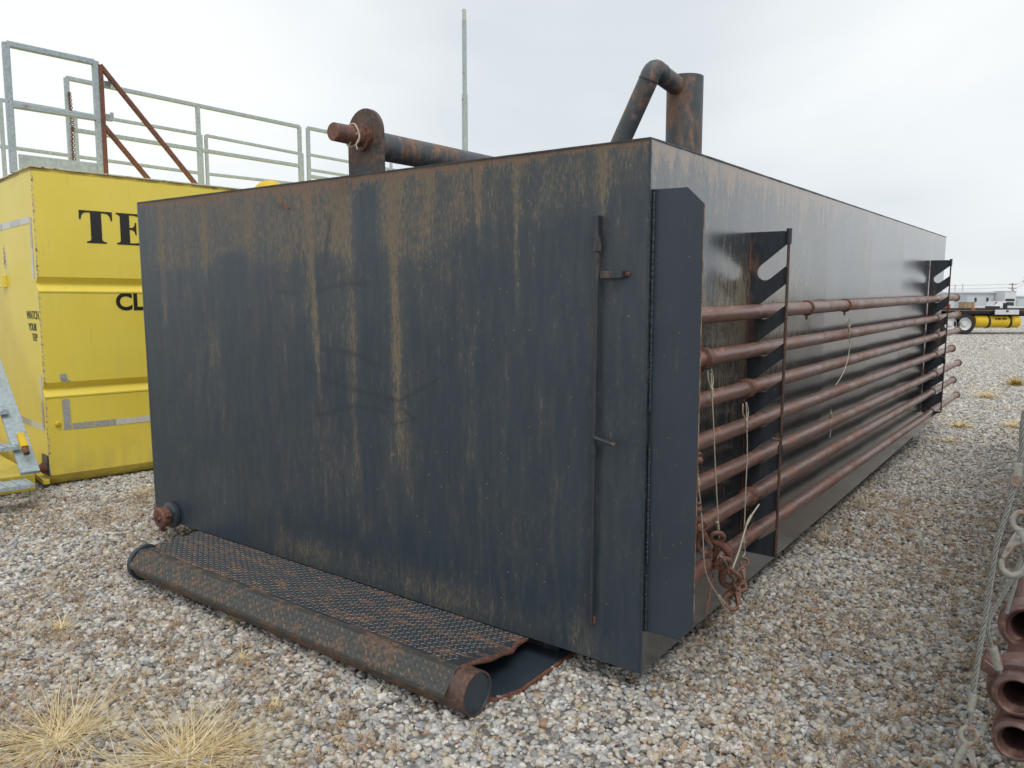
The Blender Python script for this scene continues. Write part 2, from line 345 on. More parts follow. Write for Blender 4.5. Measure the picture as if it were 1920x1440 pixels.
me = bpy.data.meshes.new('gravel'); me.vertices.add(n); me.vertices.foreach_set('co', np.column_stack([P, Z]).ravel().astype(np.float32))
def fattr(me, name, dom, typ, data, key='value'):
    a = me.attributes.new(name, typ, dom); a.data.foreach_set(key, np.asarray(data, dtype=np.float32 if typ != 'INT' else np.int32).ravel())
rot = np.column_stack([rng.normal(0, .35, n), rng.normal(0, .35, n), rng.uniform(0, 6.28, n)])
fattr(me, 'rot', 'POINT', 'FLOAT_VECTOR', rot, 'vector'); fattr(me, 'scl', 'POINT', 'FLOAT', S)
fattr(me, 'tint', 'POINT', 'FLOAT', np.clip(rng.random(n), 0, 1)); fattr(me, 'pick', 'POINT', 'INT', rng.integers(0, 7, n))
gravel = bpy.data.objects.new('gravel', me); COL.objects.link(gravel); tag(gravel, 'rounded grey, white and tan pebbles covering the yard', 'gravel', None, 'stuff')
import bmesh
pc = bpy.data.collections.new('pebble_shapes')
for i in range(7):
    bm = bmesh.new(); bmesh.ops.create_icosphere(bm, subdivisions=2, radius=1)
    ax = Vector((1.25*random.uniform(.85, 1.2), 1.0*random.uniform(.85, 1.1), .62*random.uniform(.8, 1.25)))
    ks = [(Vector((random.gauss(0, 1), random.gauss(0, 1), random.gauss(0, 1))).normalized(), random.uniform(.55, .85)) for _ in range(6)]
    for vv in bm.verts:
        p = vv.co.copy()
        for d, h in ks:
            t = p.dot(d)
            if t > h: p -= d*(t-h)*.8
        vv.co = Vector((p.x*ax.x, p.y*ax.y, p.z*ax.z))*(1+random.uniform(-.03, .03))
    for f in bm.faces: f.smooth = True
    m_ = bpy.data.meshes.new('pebble'); bm.to_mesh(m_); bm.free(); m_.materials.append(M['pebble'])
    pc.objects.link(bpy.data.objects.new('pebble', m_))
ng = bpy.data.node_groups.new('scatter_stones', 'GeometryNodeTree')
ng.interface.new_socket('Geometry', in_out='INPUT', socket_type='NodeSocketGeometry'); ng.interface.new_socket('Geometry', in_out='OUTPUT', socket_type='NodeSocketGeometry')
N = ng.nodes.new; Lk = ng.links.new
gi, go, iop, ci = N('NodeGroupInput'), N('NodeGroupOutput'), N('GeometryNodeInstanceOnPoints'), N('GeometryNodeCollectionInfo')
ci.inputs[0].default_value = pc; ci.inputs['Separate Children'].default_value = True; ci.inputs['Reset Children'].default_value = True
def na(nm, t):
    x = N('GeometryNodeInputNamedAttribute'); x.data_type = t; x.inputs[0].default_value = nm; return x.outputs[0]
m2p = N('GeometryNodeMeshToPoints')
Lk(gi.outputs[0], m2p.inputs['Mesh']); Lk(m2p.outputs[0], iop.inputs['Points']); Lk(ci.outputs[0], iop.inputs['Instance'])
iop.inputs['Pick Instance'].default_value = True
Lk(na('pick', 'INT'), iop.inputs['Instance Index']); Lk(na('scl', 'FLOAT'), iop.inputs['Scale'])
e2r = N('FunctionNodeEulerToRotation'); Lk(na('rot', 'FLOAT_VECTOR'), e2r.inputs[0]); Lk(e2r.outputs[0], iop.inputs['Rotation'])
Lk(iop.outputs[0], go.inputs[0])
gm_ = gravel.modifiers.new('scatter', 'NODES'); gm_.node_group = ng
print('pebbles', n)

# ------------------------------------------------------------------ blades (litter, grass)
def blades(name, mat, base, dirs, length, width, droop, tint, seg=3, curl=0.0, parent=None):
    """vectorised flat curved blades; base (n,3), dirs (n,3) unit"""
    n = len(base); up = np.array([0, 0, 1.]); side = np.cross(dirs, up); ln = np.linalg.norm(side, axis=1, keepdims=True); side = np.where(ln > 1e-3, side/np.maximum(ln, 1e-6), [1, 0, 0])
    vs = np.zeros((n, (seg+1)*2, 3)); p = base.copy(); d = dirs.copy(); st = (length/seg)[:, None]
    cw = rng.normal(0, 1, (n, 3))*curl
    for i in range(seg+1):
        wd = (width*(1-.85*i/seg))[:, None]*.5
        vs[:, 2*i] = p-side*wd; vs[:, 2*i+1] = p+side*wd
        p = p+d*st; d = d-up*droop[:, None]/seg+cw/seg+rng.normal(0, .02, (n, 3)); d /= np.linalg.norm(d, axis=1, keepdims=True)
    vs[:, :, 2] = np.maximum(vs[:, :, 2], .004)
    q = np.array([[2*i, 2*i+1, 2*i+3, 2*i+2] for i in range(seg)]); fs = (q[None]+(np.arange(n)*(seg+1)*2)[:, None, None]).reshape(-1, 4)
    me = bpy.data.meshes.new(name); me.vertices.add(n*(seg+1)*2); me.vertices.foreach_set('co', vs.ravel().astype(np.float32))
    me.loops.add(fs.size); me.loops.foreach_set('vertex_index', fs.ravel().astype(np.int32)); me.polygons.add(len(fs))
    me.polygons.foreach_set('loop_start', np.arange(0, fs.size, 4, dtype=np.int32)); me.update(calc_edges=True)
    fattr(me, 'tint', 'POINT', 'FLOAT', np.repeat(tint, (seg+1)*2)); me.materials.append(mat)
    o = bpy.data.objects.new(name, me); COL.objects.link(o)
    if parent: o.parent = parent
    return o
def unit(a): return a/np.linalg.norm(a, axis=-1, keepdims=True)
# litter of dead weeds in patches
cl = np.concatenate([wedge(7600, 1.8, 7, -42, 40), wedge(5200, 5, 14, -36, 38)])
Fi = np.array(TI); Lc = cl@Fi[:2, :2].T+Fi[:2, 3]
near_side = np.exp(-((Lc[:, 0]-.9)/.7)**2)*((Lc[:, 1] > -1) & (Lc[:, 0] > 0))
left_fore = (cl[:, 0] < -.4)*np.exp(-((cl[:, 1]-3.3)/1.4)**2)
dn = vn2.f(cl[:, 0]*.9+9, cl[:, 1]*.9+3)+.30*near_side+.24*left_fore+.10*(vn3.f(cl[:, 0]*5, cl[:, 1]*5)-.5)
kk = (dn > .56) | (rng.random(len(cl)) < .05)
kk &= ~inside_fp(cl, TM, -TW+.1, -.05, .1, TL) & ~inside_fp(cl, TM, -3.0, -.4, -.62, .1) & ~inside_fp(cl, YF, 0, 8, 0, 2.6)
cl = cl[kk]; nb = 17; n = len(cl)*nb
cen = np.repeat(cl, nb, 0); rad = np.repeat(rng.uniform(.02, .075, len(cl)), nb)
aa = rng.uniform(0, 6.28, n); b0 = np.column_stack([cen+np.column_stack([np.cos(aa), np.sin(aa)])*(rad*rng.random(n))[:, None], rng.uniform(.0, .014, n)])
dr = unit(np.column_stack([np.cos(aa+rng.normal(0, .8, n)), np.sin(aa+rng.normal(0, .8, n)), rng.uniform(-.05, 1.1, n)]))
tb = np.repeat(rng.uniform(.05, .95, len(cl)), nb)
tag(blades('dead_weeds', M['litter'], b0, dr, rng.uniform(.008, .036, n), rng.uniform(.0022, .0062, n), rng.uniform(.1, 1.6, n), np.clip(tb+rng.normal(0, .13, n), 0, 1), 3, .9),
    'crumbled brown dead weeds lying in patches over the gravel', 'dead weeds', None, 'stuff')
print('litter', n)
# fine loose stalks
n = 1500; p = wedge(n, 1.9, 6, -42, 5); p = p[(vn2.f(p[:, 0]*.9+9, p[:, 1]*.9+3) > .45) & ~inside_fp(p, TM, -TW, 0, -.6, TL)]; n = len(p)
aa = rng.uniform(0, 6.28, n); dr = unit(np.column_stack([np.cos(aa), np.sin(aa), rng.uniform(.02, .5, n)]))
tag(blades('loose_stalks', M['litter'], np.column_stack([p, np.full(n, .008)]), dr, rng.uniform(.04, .16, n), np.full(n, .0018), rng.uniform(.1, 1.2, n), rng.uniform(.7, 1, n), 5, .5),
    'thin grey dead stalks strewn among the pebbles', 'dead stalks', None, 'stuff')

def tuft(px, py, n, L, label, mat='straw', lean=(0, 0), sz=.05, w=.0035, group=None, zlo=.12, zhi=1.0, droop=1.1):
    c = gnd(px, py); a = rng.uniform(0, 6.28, n); r = np.abs(rng.normal(0, sz, n))
    b = np.column_stack([r*np.cos(a), r*np.sin(a), np.zeros(n)])
    a2 = a+rng.normal(0, .55, n)+.5*np.sin(a*5); a2 = np.where(rng.random(n) < .25, rng.uniform(0, 6.28, n), a2)
    d = np.column_stack([np.cos(a2)+lean[0], np.sin(a2)+lean[1], rng.uniform(zlo, zhi, n)**1.3]); d = unit(d)
    o = blades('grass_tuft', M[mat], b, d, L*(.25+.85*rng.random(n)**1.2), w*rng.uniform(.5, 1.2, n), rng.uniform(.1, droop, n), rng.uniform(0, 1, n), 7, .45)
    o.location = (c.x, c.y, 0); tag(o, label, 'dry grass', 'dry grass tufts on the gravel'); return o
tuft(345, 1425, 760, .38, 'largest dry straw tuft at the bottom edge, blades spread flat like a star', sz=.085, lean=(.25, .0), w=.0034, zlo=.02, zhi=.42, droop=.5)
tuft(105, 1392, 520, .40, 'long-bladed straw tuft at the bottom left, lying over to the left', sz=.075, lean=(-.5, -.05), w=.0030, zlo=.02, zhi=.42, droop=.5)
tuft(128, 1375, 26, .42, 'sparse tall stalks rising from the left end of the foreground straw', sz=.03, lean=(.25, .5), w=.0022, zlo=.8, zhi=1.8, droop=.6)
tuft(115, 1180, 110, .13, 'small pale straw tuft on the left gravel below the roller', sz=.03)
tuft(440, 1165, 120, .07, 'short brown tuft against the underside of the roller step', sz=.035, w=.003, zlo=.5, zhi=1.6)
tuft(268, 925, 150, .16, 'small tan tuft beside the lower left corner of the dark tank', sz=.05)
tuft(455, 1235, 70, .09, 'tiny straw tuft on open gravel in front of the roller step', sz=.02)
tuft(515, 1330, 60, .07, 'tiny upright orange-brown tuft right of the big straw tuft', sz=.02, zlo=.5, zhi=1.6)
tuft(1850, 745, 260, .35, 'pale tuft on the far gravel right of the tank end', sz=.05, w=.009)
tuft(1800, 800, 200, .25, 'pale tuft on the gravel close to the tank far corner', sz=.05, w=.008)
tuft(1900, 800, 200, .22, 'low pale tuft at the right edge of the far gravel', sz=.05, w=.008)
tuft(1905, 722, 420, .22, 'yellow and orange flowering weed on the far gravel', 'greenish', sz=.05, w=.012, zlo=.4, zhi=1.6)
tuft(1780, 828, 120, .16, 'thin pale tuft below the far corner of the tank', sz=.05, w=.005)
tuft(1545, 1010, 14, .22, 'wiry pale weed stalks under the middle of the pipe rack', sz=.02, w=.0035, zlo=.5, zhi=1.6)
tuft(1625, 945, 60, .2, 'dry tangled weed under the far half of the pipe rack', sz=.08, w=.004, zlo=.3, zhi=1.3)

# ================================================================== THE DARK STEEL TANK
tank = empty('steel_tank', TM, 'large dark blue-grey steel tank streaked with brown rust, pipes racked on its right side', 'tank')
def smooth(a, lo, hi):
    t = np.clip((a-lo)/(hi-lo), 0, 1); return t*t*(3-2*t)
def grid_face(mb_v, mb_f, origin, du, dv, nu, nv):
    o = len(mb_v); u = np.linspace(0, 1, nu+1); v = np.linspace(0, 1, nv+1); uu, vv = np.meshgrid(u, v)
    pts = np.array(origin)+uu[..., None]*np.array(du)+vv[..., None]*np.array(dv)
    mb_v.append(pts.reshape(-1, 3)); i = np.arange(nv)[:, None]*(nu+1)+np.arange(nu)[None]; base = sum(len(x) for x in mb_v[:-1])
    mb_f.append(np.stack([i, i+1, i+nu+2, i+nu+1], -1).reshape(-1, 4)+base)
vs, fs = [], []
RC = .07
grid_face(vs, fs, (-TW+RC, 0, 0), (TW-RC, 0, 0), (0, 0, TH), 360, 210)            # front
nf = len(vs[0])
grid_face(vs, fs, (0, 0, 0), (0, TL, 0), (0, 0, TH), 420, 130)                     # right side
ns = len(vs[1])
arc = [(-TW+RC-RC*math.sin(t), RC-RC*math.cos(t)) for t in np.linspace(0, math.pi/2, 9)]
zz = np.linspace(0, TH, 41); A = np.array([[(x, y, z) for x, y in arc] for z in zz]).reshape(-1, 3); b0_ = sum(len(x) for x in vs); vs.append(A)
i = np.arange(40)[:, None]*9+np.arange(8)[None]; fs.append(np.stack([i, i+9, i+10, i+1], -1).reshape(-1, 4)+b0_)
grid_face(vs, fs, (-TW, RC, 0), (0, TL-RC, 0), (0, 0, TH), 60, 20)                 # left side
fs[-1] = fs[-1][:, ::-1]
grid_face(vs, fs, (-TW, TL, 0), (TW, 0, 0), (0, 0, TH), 20, 20); fs[-1] = fs[-1][:, ::-1]
grid_face(vs, fs, (-TW, 0, 0), (TW, 0, 0), (0, TL, 0), 20, 20); fs[-1] = fs[-1][:, ::-1]
VV = np.concatenate(vs); FF = np.concatenate(fs)
me = bpy.data.meshes.new('body'); me.vertices.add(len(VV)); 
# plate dishing (real, a few mm)
front = np.zeros(len(VV), bool); front[:nf] = True; side = np.zeros(len(VV), bool); side[nf:nf+ns] = True
X, Y, Zc = VV[:, 0].copy(), VV[:, 1].copy(), VV[:, 2].copy()
dish = .006*np.sin(np.pi*np.clip(-X/TW, 0, 1)*3)*np.sin(np.pi*Zc/TH)
VV[front, 1] += dish[front]
ds = -.007*np.abs(np.sin(np.pi*Y/TL*6))*np.sin(np.pi*Zc/TH); VV[side, 0] += ds[side]
me.vertices.foreach_set('co', VV.ravel().astype(np.float32))
me.loops.add(FF.size); me.loops.foreach_set('vertex_index', FF.ravel().astype(np.int32)); me.polygons.add(len(FF)); me.polygons.foreach_set('loop_start', np.arange(0, FF.size, 4, dtype=np.int32))
me.update(calc_edges=True); me.polygons.foreach_set('use_smooth', np.ones(len(FF), bool))
gr = np.zeros(len(VV)); ru = np.zeros(len(VV)); cln = np.ones(len(VV)); scr = np.zeros(len(VV))
rag = lambda x, s, o=0: vn1.f(x*s+o, x*0+o*1.7+3)-.5
# front stains
x, z = X[front], Zc[front]
top = TH-z
tl = np.interp(x, [-3.65, -3.36, -2.9, -2.75, -2.57, -2.3, -2.1, -1.84, -1.6, -1.45, -1.1, -.8, -.52, -.2, 0], [1.6, 1.64, 1.64, 1.66, 1.70, 1.64, 1.65, 1.70, 1.62, 1.69, 1.66, 1.79, 1.77, 1.86, 1.9]) + .05*rag(x, 9)+.03*rag(x, 40, 5)
den = np.interp(x, [-3.6, -3.3, -2.9, -2.4, -1.8, -1.6, -1.2, -.8, -.5, -.2, 0], [.05, .25, .28, .24, .27, .31, .26, .20, .15, .14, .14])
G = den*smooth(z, tl-.05, tl+.05)
G += .20*np.exp(-top/.30)*(x > -3.5)
def streak(xx, xc0, z0, z1, wd, amp, drift=0, sd=1):
    xc = xc0+drift*(TH-z)+.012*rag(z, 6, sd); prof = np.exp(-((x-xc)/wd)**2); return amp*prof*smooth(z, z1-.15, z1+.12)*smooth(z0-z, -.02, .02)
G += streak(x, -1.328, 2.03, .8, .030, .44, .02, 1)+streak(x, -1.29, 2.0, .55, .06, .22, .02, 2)
G += streak(x, -1.925, 2.03, .95, .022, .42, .05, 3)+streak(x, -2.872, 2.03, 1.62, .026, .45, 0, 4)+streak(x, -3.33, 2.03, 1.3, .03, .35, 0, 5)
G += streak(x, -.607, 2.04, 1.4, .014, .40, 0, 6)+streak(x, -.808, 2.05, 1.75, .016, .5, 0, 7)+streak(x, -.198, 2.05, 1.78, .016, .5, 0, 8)
G += streak(x, -1.09, 2.05, 1.8, .02, .35, 0, 9)+streak(x, -2.45, 2.0, 1.7, .05, .2, 0, 10)+streak(x, -1.62, 2.0, .3, .04, .26, .03, 31)
def blob(xc, zc, rx, rz, amp): return amp*np.exp(-((x-xc)/rx)**2-((z-zc)/rz)**2)
G += blob(-1.70, 1.80, .13, .22, .25)+blob(-1.76, 1.34, .22, .16, .20)+blob(-1.62, 1.15, .07, .2, .22)+blob(-2.8, 1.16, .07, .16, .30)+blob(-2.75, .85, .06, .3, .18)
G += blob(-1.7, .62, .40, .25, .22)+blob(-2.6, .3, .35, .18, .17)+blob(-3.05, .9, .4, .8, .05)+blob(-1.15, .07, .7, .10, .32)+blob(-2.1, .08, .4, .1, .30)+blob(-.7, .45, .3, .3, .06)+blob(-.25, .05, .08, .15, .2)
G += .10*smooth(vn3.f(x*14, z*1.2, 3), .50, .72)*smooth(z, .1, 1.4)+.06*smooth(vn2.f(x*7, z*2+9, 3), .5, .75)
G *= 1-.9*np.exp(-(((x+1.50)/.10)**4))*smooth(z, .2, .5)                # clean column below the lug
G *= 1-.75*np.exp(-(((x+2.62)/.16)**4))*smooth(1.72-z, -.02, .05)
G *= smooth(-x, .02, .08)*.25+.75
gr[front] = G-.02
R = .75*np.exp(-(top/np.maximum(.012, np.interp(x, [-3.6, -3, -2.5, -1.8, -1.5, -1.2, -.5, 0], [.03, .07, .05, .10, .05, .05, .03, .02])*(.7+1.2*(rag(x, 7, 9)+.4))))**1.4)
R += .4*streak(x, -1.328, 2.05, 1.7, .03, .7)+.4*streak(x, -2.87, 2.05, 1.8, .03, .7)+.4*streak(x, -.808, 2.05, 1.9, .02, .8)
R[(x > -.06)] += .12
def line(pts, wd):
    m = np.zeros_like(x)
    for (ax_, az_), (bx_, bz_) in zip(pts[:-1], pts[1:]):
        t = np.clip(((x-ax_)*(bx_-ax_)+(z-az_)*(bz_-az_))/((bx_-ax_)**2+(bz_-az_)**2), 0, 1)
        m = np.maximum(m, np.exp(-(((x-ax_-t*(bx_-ax_))**2+(z-az_-t*(bz_-az_))**2)/wd**2)))
    return m
R += .55*line([(-2.148, 1.985), (-2.10, 1.945), (-2.062, 1.926)], .012)
ru[front] = R
scr[front] = np.clip(line([(-1.752, 1.86), (-1.79, 1.70), (-1.80, 1.64)], .016)+line([(-1.84, 1.56), (-1.86, 1.50), (-1.70, 1.535), (-1.5, 1.54)], .014)+line([(-2.0, 1.1), (-1.7, 1.02), (-1.3, .98), (-1.05, 1.1)], .010)+line([(-1.9, .85), (-1.6, .93), (-1.4, .92)], .010)+line([(-1.35, .86), (-1.2, .90), (-1.3, .95)], .010)+line([(-1.85, 1.21), (-1.6, 1.19), (-1.42, 1.14)], .014)+line([(-2.2, 1.5), (-2.05, 1.49)], .012), 0, 1)
# side stains
x, z = Y[side], Zc[side]; top = TH-z
h = .06+.13*(vn2.f(x*3, x*0)-.2)
ru[side] = .22*smooth(vn1.f(x*16, x*0+7, 2), .55, .8)*np.exp(-top/.8)+.54*np.exp(-(top/np.maximum(h, .02))**1.2)*np.interp(x, [0, 2.5, 4.5, 7.3], [1, .9, .5, .35]) + .22*(vn3(x*22, x*0+4) > .72)*np.exp(-top/.35)+ .12*np.exp(-top/.5)
gr[side] = .48*np.exp(-((x-1.1)/1.0)**2-((z-1.25)/.45)**2)+.10+.10*np.exp(-((x-4.6)/1.2)**2)
gr[side] += .12*smooth(vn2.f(x*5, z*.6, 3), .42, .65)*smooth(z, .9, 1.6)
gr[side] -= .22*np.exp(-((x-.8)/.7)**2-((z-1.72)/.13)**2)
cln[side] = 1.6
gls = np.zeros(len(VV)); gls[side] = 1.0
fattr(me, 'gloss', 'POINT', 'FLOAT', gls)
fattr(me, 'grime', 'POINT', 'FLOAT', gr); fattr(me, 'rust', 'POINT', 'FLOAT', ru); fattr(me, 'clean', 'POINT', 'FLOAT', cln); fattr(me, 'scratch', 'POINT', 'FLOAT', scr)
me.materials.append(M['tank']); body = bpy.data.objects.new('body', me); COL.objects.link(body); body.parent = tank
# top plate with slightly uneven edge
b = MB(); pts = [(-TW+RC-RC*math.sin(t)*.99, RC-RC*math.cos(t)) for t in np.linspace(math.pi/2, .1, 8)]
for i in range(61): pts.append((-TW+RC+(TW-RC)*i/60, -.003-.0025*random.random()))
for i in range(1, 121): pts.append((.003+.003*random.random(), TL*i/120))
pts += [(-TW, TL)]
b.prism(pts, TH, TH+.006, lambda x, y, t: (x, y, t)); b.build('top_plate', M['darksteel'], tank)
# weld beads
def bead(p, q, r, name='weld_bead', mat='darkclean', n=160):
    b = MB(); p, q = Vector(p), Vector(q)
    b.tube([p.lerp(q, i/n)+Vector((random.gauss(0, .0006), random.gauss(0, .0006), 0)) for i in range(n+1)], [r*random.uniform(.75, 1.25) for _ in range(n+1)], 6); return b.build(name, M[mat], tank)
bead((.0, -.001, .005), (.0, -.001, TH), .0045)
bead((.006, .022, 1.05), (.006, .022, 1.875), .006); bead((.008, .022, .45), (.008, .022, .92), .006); bead((.006, .022, .17), (.006, .022, .40), .005)
# guard plate at the front of the pipe rack
b = MB(); poly = [(.002, 1.876), (.135, 1.874), (.197, 1.815), (.201, .25), (.150, .171), (.002, .169)]
b.prism(poly, .026, .036, lambda x, z, t: (x, t, z)); b.build('guard_plate', M['darkclean'], tank, .0015)
b = MB(); b.tube([(.201, .031, .26), (.1975, .031, 1.81)], .0028, 8); b.build('plate_edge', M['edge'], tank)
# vertical latch rod on the front
b = MB(); rx = -.213
b.tube([(rx-.006, -.018, .165), (rx, -.018, .9), (rx+.006, -.018, 1.69)], .010, 12); b.build('latch_rod', M['darksteel'], tank)
b = MB(); b.box((rx-.010, -.034, 1.70), (rx+.016, 0, 1.79)); b.build('rod_bracket', M['darksteel'], tank, .002)
b = MB(); b.tube([(rx+.005, -.018, 1.655), (rx+.005, -.018, 1.712)], .0165, 14); b.build('rod_sleeve', M['darksteel'], tank)
b = MB(); b.tube([(rx-.001, -.018, .86), (rx-.001, -.018, .905)], .0165, 14); b.build('rod_sleeve', M['darksteel'], tank)
b = MB(); b.tube([(rx, -.018, .935), (rx+.012, -.034, .932), (rx+.05, -.045, .928), (-.10, -.05, .916)], .0085, 12); b.build('latch_handle', M['darksteel'], tank)
b = MB(); b.box((-.189, -.028, 1.552), (-.095, 0, 1.580)); b.build('rod_stop', M['darksteel'], tank, .003)
b = MB(); b.box((-.094, -.006, 1.560), (-.075, 0, 1.574)); b.build('weld_stub', M['rust'], tank, .002)
b = MB(); b.box((-.226, -.012, .155), (-.205, 0, .185)); b.build('weld_stub', M['rust'], tank, .003)
# drain port with hammer-union cap low on the left
dp = Vector((-3.37, 0, .055)); b = MB(); b.lathe(dp, (0, -1, 0), [(0, .075), (.006, .085), (.03, .085), (.045, .06), (.06, .06), (.06, .0)], 28); port = b.build('drain_port', M['darksteel'], tank)
b = MB(); c0 = dp+Vector((0, -.055, 0)); b.lathe(c0, (0, -1, 0), [(0, .062), (.004, .066), (.045, .066), (.055, .056), (.055, 0)], 28)
for kx in range(3):
    t = .4+kx*2.094; d = Vector((math.cos(t), 0, math.sin(t))); b.bar(c0+d*.045+Vector((0, -.025, 0)), c0+d*.092+Vector((0, -.025, 0)), .032, .030, (0, 1, 0))
for kx in range(4):
    t = .2+kx*1.57; d = Vector((math.cos(t), 0, math.sin(t))); b.bar(c0+d*.012+Vector((0, -.06, 0)), c0+d*.05+Vector((0, -.06, 0)), .018, .02, (0, 1, 0))
b.build('union_cap', M['pipe2'], port, .003)
# fallen-away hook on the front plate
b = MB(); b.tube([(-2.148, -.006, 1.964), (-2.11, -.010, 1.945), (-2.075, -.012, 1.93), (-2.062, -.014, 1.926)], .004, 6); b.build('bent_wire', M['rust'], tank)
# unseen skids under the tank, right one moved outward to darken the gap
b = MB()
for sx in (-3.0, -.36): b.box((sx-.08, .25, -.16), (sx+.08, TL-.2, -.001))
b.build('skid_runner', M['darksteel'], tank)
b = MB()
for sy in (.5, 2.4, 4.3, 6.3): b.box((-TW+.25, sy, -.09), (-.14, sy+.12, -.002))
b.build('cross_beam', M['darksteel'], tank)

# lifting lug and roof pipe
b = MB(); lx, r_ = -1.54, .115; zc = 2.255
poly = [(lx-r_, TH), (lx+r_, TH)]+[(lx+r_*math.cos(t), zc+r_*math.sin(t)) for t in np.linspace(0, math.pi, 25)]
b.prism(poly, .04, .065, lambda x, z, t: (x, t, z)); b.build('lifting_lug', M['lug'], tank, .002)
b = MB(); b.tube([(lx, .066, 2.208), (lx, 1.2, 2.206), (lx, 3.0, 2.20)], .068, 28); b.build('roof_pipe', M['stack'], tank)
b = MB(); b.tube([(lx, 3.0, 2.20), (lx, 3.06, 2.19), (lx, 3.1, 2.15), (lx, 3.11, TH)], .068, 24); b.build('pipe_foot', M['stack'], tank)
b = MB(); b.lathe((lx-.005, .04, 2.235), (0, -1, 0), [(0, .064), (.022, .064), (.022, .045), (.185, .042), (.19, .038), (.19, 0)], 28); pn = b.build('lug_pin', M['pipe2'], tank)
b = MB(); cpt = Vector((lx-.005, -.035, 2.235))
b.tube([cpt+Vector((math.cos(t)*.053, -.006*math.sin(3*t), math.sin(t)*.053)) for t in np.linspace(0, 6.28, 40)], .0035, 6)
b.tube([cpt+Vector((.053, -.002, 0)), cpt+Vector((.065, -.012, -.02)), cpt+Vector((.05, -.02, -.05)), cpt+Vector((.06, -.02, -.075))], .003, 6)
b.tube([cpt+Vector((.052, -.002, .01)), cpt+Vector((.03, -.02, -.02)), cpt+Vector((.01, -.03, -.055))], .003, 6); b.build('tied_string', M['string'], pn)

# vent stack and bent pipe
sx, sy = -.215, .88
def TLp(px, py, ax, v): return at_frame(TM, px, py, ax, v)
s0 = TLp(1283, 290, 1, .7); s1 = TLp(1283, 150, 1, .7); rs = abs((TLp(1315, 200, 1, .7)-TLp(1251, 200, 1, .7)).x)/2*.985
b = MB(); sxx = (s0.x+s1.x)/2; zt = TLp(1283, 146, 1, .7).z
b.lathe((sxx, .7, TH-.01), (0, 0, 1), [(0, rs), (zt-TH+.01, rs), (zt-TH+.01, rs-.006), (.02, rs-.006)], 40); b.build('vent_stack', M['stack'], tank)
e1 = Vector((sxx-.01, .62, zt-.045)); el = TLp(1225, 150, 1, .42); bt = TLp(1160, 275, 1, .42)
el.z = zt-.02
pts = [bt.lerp(el, t) for t in (-.45, .0, .4, .8)]
pc0 = bt.lerp(el, .86); pc2 = el.lerp(e1, .30)
for t in np.linspace(0, 1, 9): pts.append((pc0*(1-t)**2+(el+Vector((0, 0, .022)))*2*t*(1-t)+pc2*t*t))
nb_ = len(pts); pts += [el.lerp(e1, .6), e1]
b = MB(); b.tube(pts, .041, 24); b.build('vent_elbow_pipe', M['stack'], tank)
b = MB()
for q in (4, nb_-1):
    d = (pts[q+1]-pts[q-1]).normalized(); b.lathe(pts[q]-d*.003, d, [(0, .041), (.001, .044), (.005, .044), (.006, .041)], 24)
b.build('weld_ring', M['darksteel'], tank)

# step with roller under the front edge
step = empty('roller_step', TM @ Matrix.Translation((-1.6, -.3, -.09)), 'rusty chequer-plate step with round roller nose under the front of the dark tank', 'step')
SO = Vector((1.6, .3, .09))
def SP(p): return Vector(p)+SO
def ztread(y): return np.interp(-y, [0, .17, .30, .50], [-.006, .018, .050, .085])
b = MB()
bl, br = -3.10, -.555; fl, fr_ = -2.80, -.505
rows = [0.03, 0, -.10, -.17, -.25, -.33, -.42, -.50, -.533]; cols = 40; vsx = []
rag_r = [0, 0, .0, .035, .03, .028, .0, 0, 0]
for j, y in enumerate(rows):
    t = min(1, max(0, -y/.5)); x0 = bl+(fl-bl)*t; x1 = br+(fr_-br)*t+rag_r[j]*.8
    for i in range(cols+1): vsx.append(SP((x0+(x1-x0)*i/cols, y, float(ztread(y)) if y > -.5 else .083)))
y2, z2 = -.596, .012
for (y, zq) in ((y2, z2), (-.597, -.004)):
    for i in range(cols+1): vsx.append(SP((fl+(fr_-fl)*i/cols, y, zq)))
R_ = len(rows)+2; fsx = [(j*(cols+1)+i, j*(cols+1)+i+1, (j+1)*(cols+1)+i+1, (j+1)*(cols+1)+i) for j in range(R_-1) for i in range(cols)]
b.add(vsx, fsx); b.mi[-3*cols:] = [2]*(3*cols)
# raised lozenges of the chequer plate
def loz(c, a, t, nrm, L=.0115, W=.0048, H=.0034):
    a = a.normalized(); t = t.normalized(); b.add([c-a*L, c+t*W, c+a*L, c-t*W, c-a*L*.45+nrm*H, c+a*L*.45+nrm*H], [(0, 3, 4), (3, 2, 5, 4), (2, 1, 5), (1, 0, 4, 5)], False, 1)
sp_ = .026
for j in range(19):
    y = -.012-j*sp_
    if y < -.49: break
    z_ = float(ztread(y)); dz = float(ztread(y-.01)-ztread(y+.01))/(-.02); ty = Vector((0, 1, dz)).normalized(); nn = Vector((0, -dz, 1)).normalized(); tx = Vector((1, 0, 0)); tt = min(1, -y/.5)
    x = bl+(fl-bl)*tt+.02
    i = 0
    while x < br-.015:
        s_ = 1 if (i+j) % 2 else -1; dd = tx*.75+ty*s_*.66; loz(SP((x, y, z_))+nn*.0004, dd, nn.cross(dd), nn, .0125); x += sp_; i += 1
d1 = Vector((0, y2+.533, z2-.083)).normalized(); nn = Vector((0, d1.z, -d1.y)).normalized()
if nn.y > 0: nn = -nn
for j in range(4):
    c = Vector((0, -.533, .083)).lerp(Vector((0, y2, z2)), (j+.5)/4); x = fl+.02; i = 0
    while x < fr_-.01:
        s_ = 1 if (i+j) % 2 else -1; dd = Vector((1, 0, 0))*.75+d1*s_*.66; loz(SP((x, c.y, c.z))+nn*.0004, dd, nn.cross(dd), nn, .0165, .0052, .0055); x += .030; i += 1
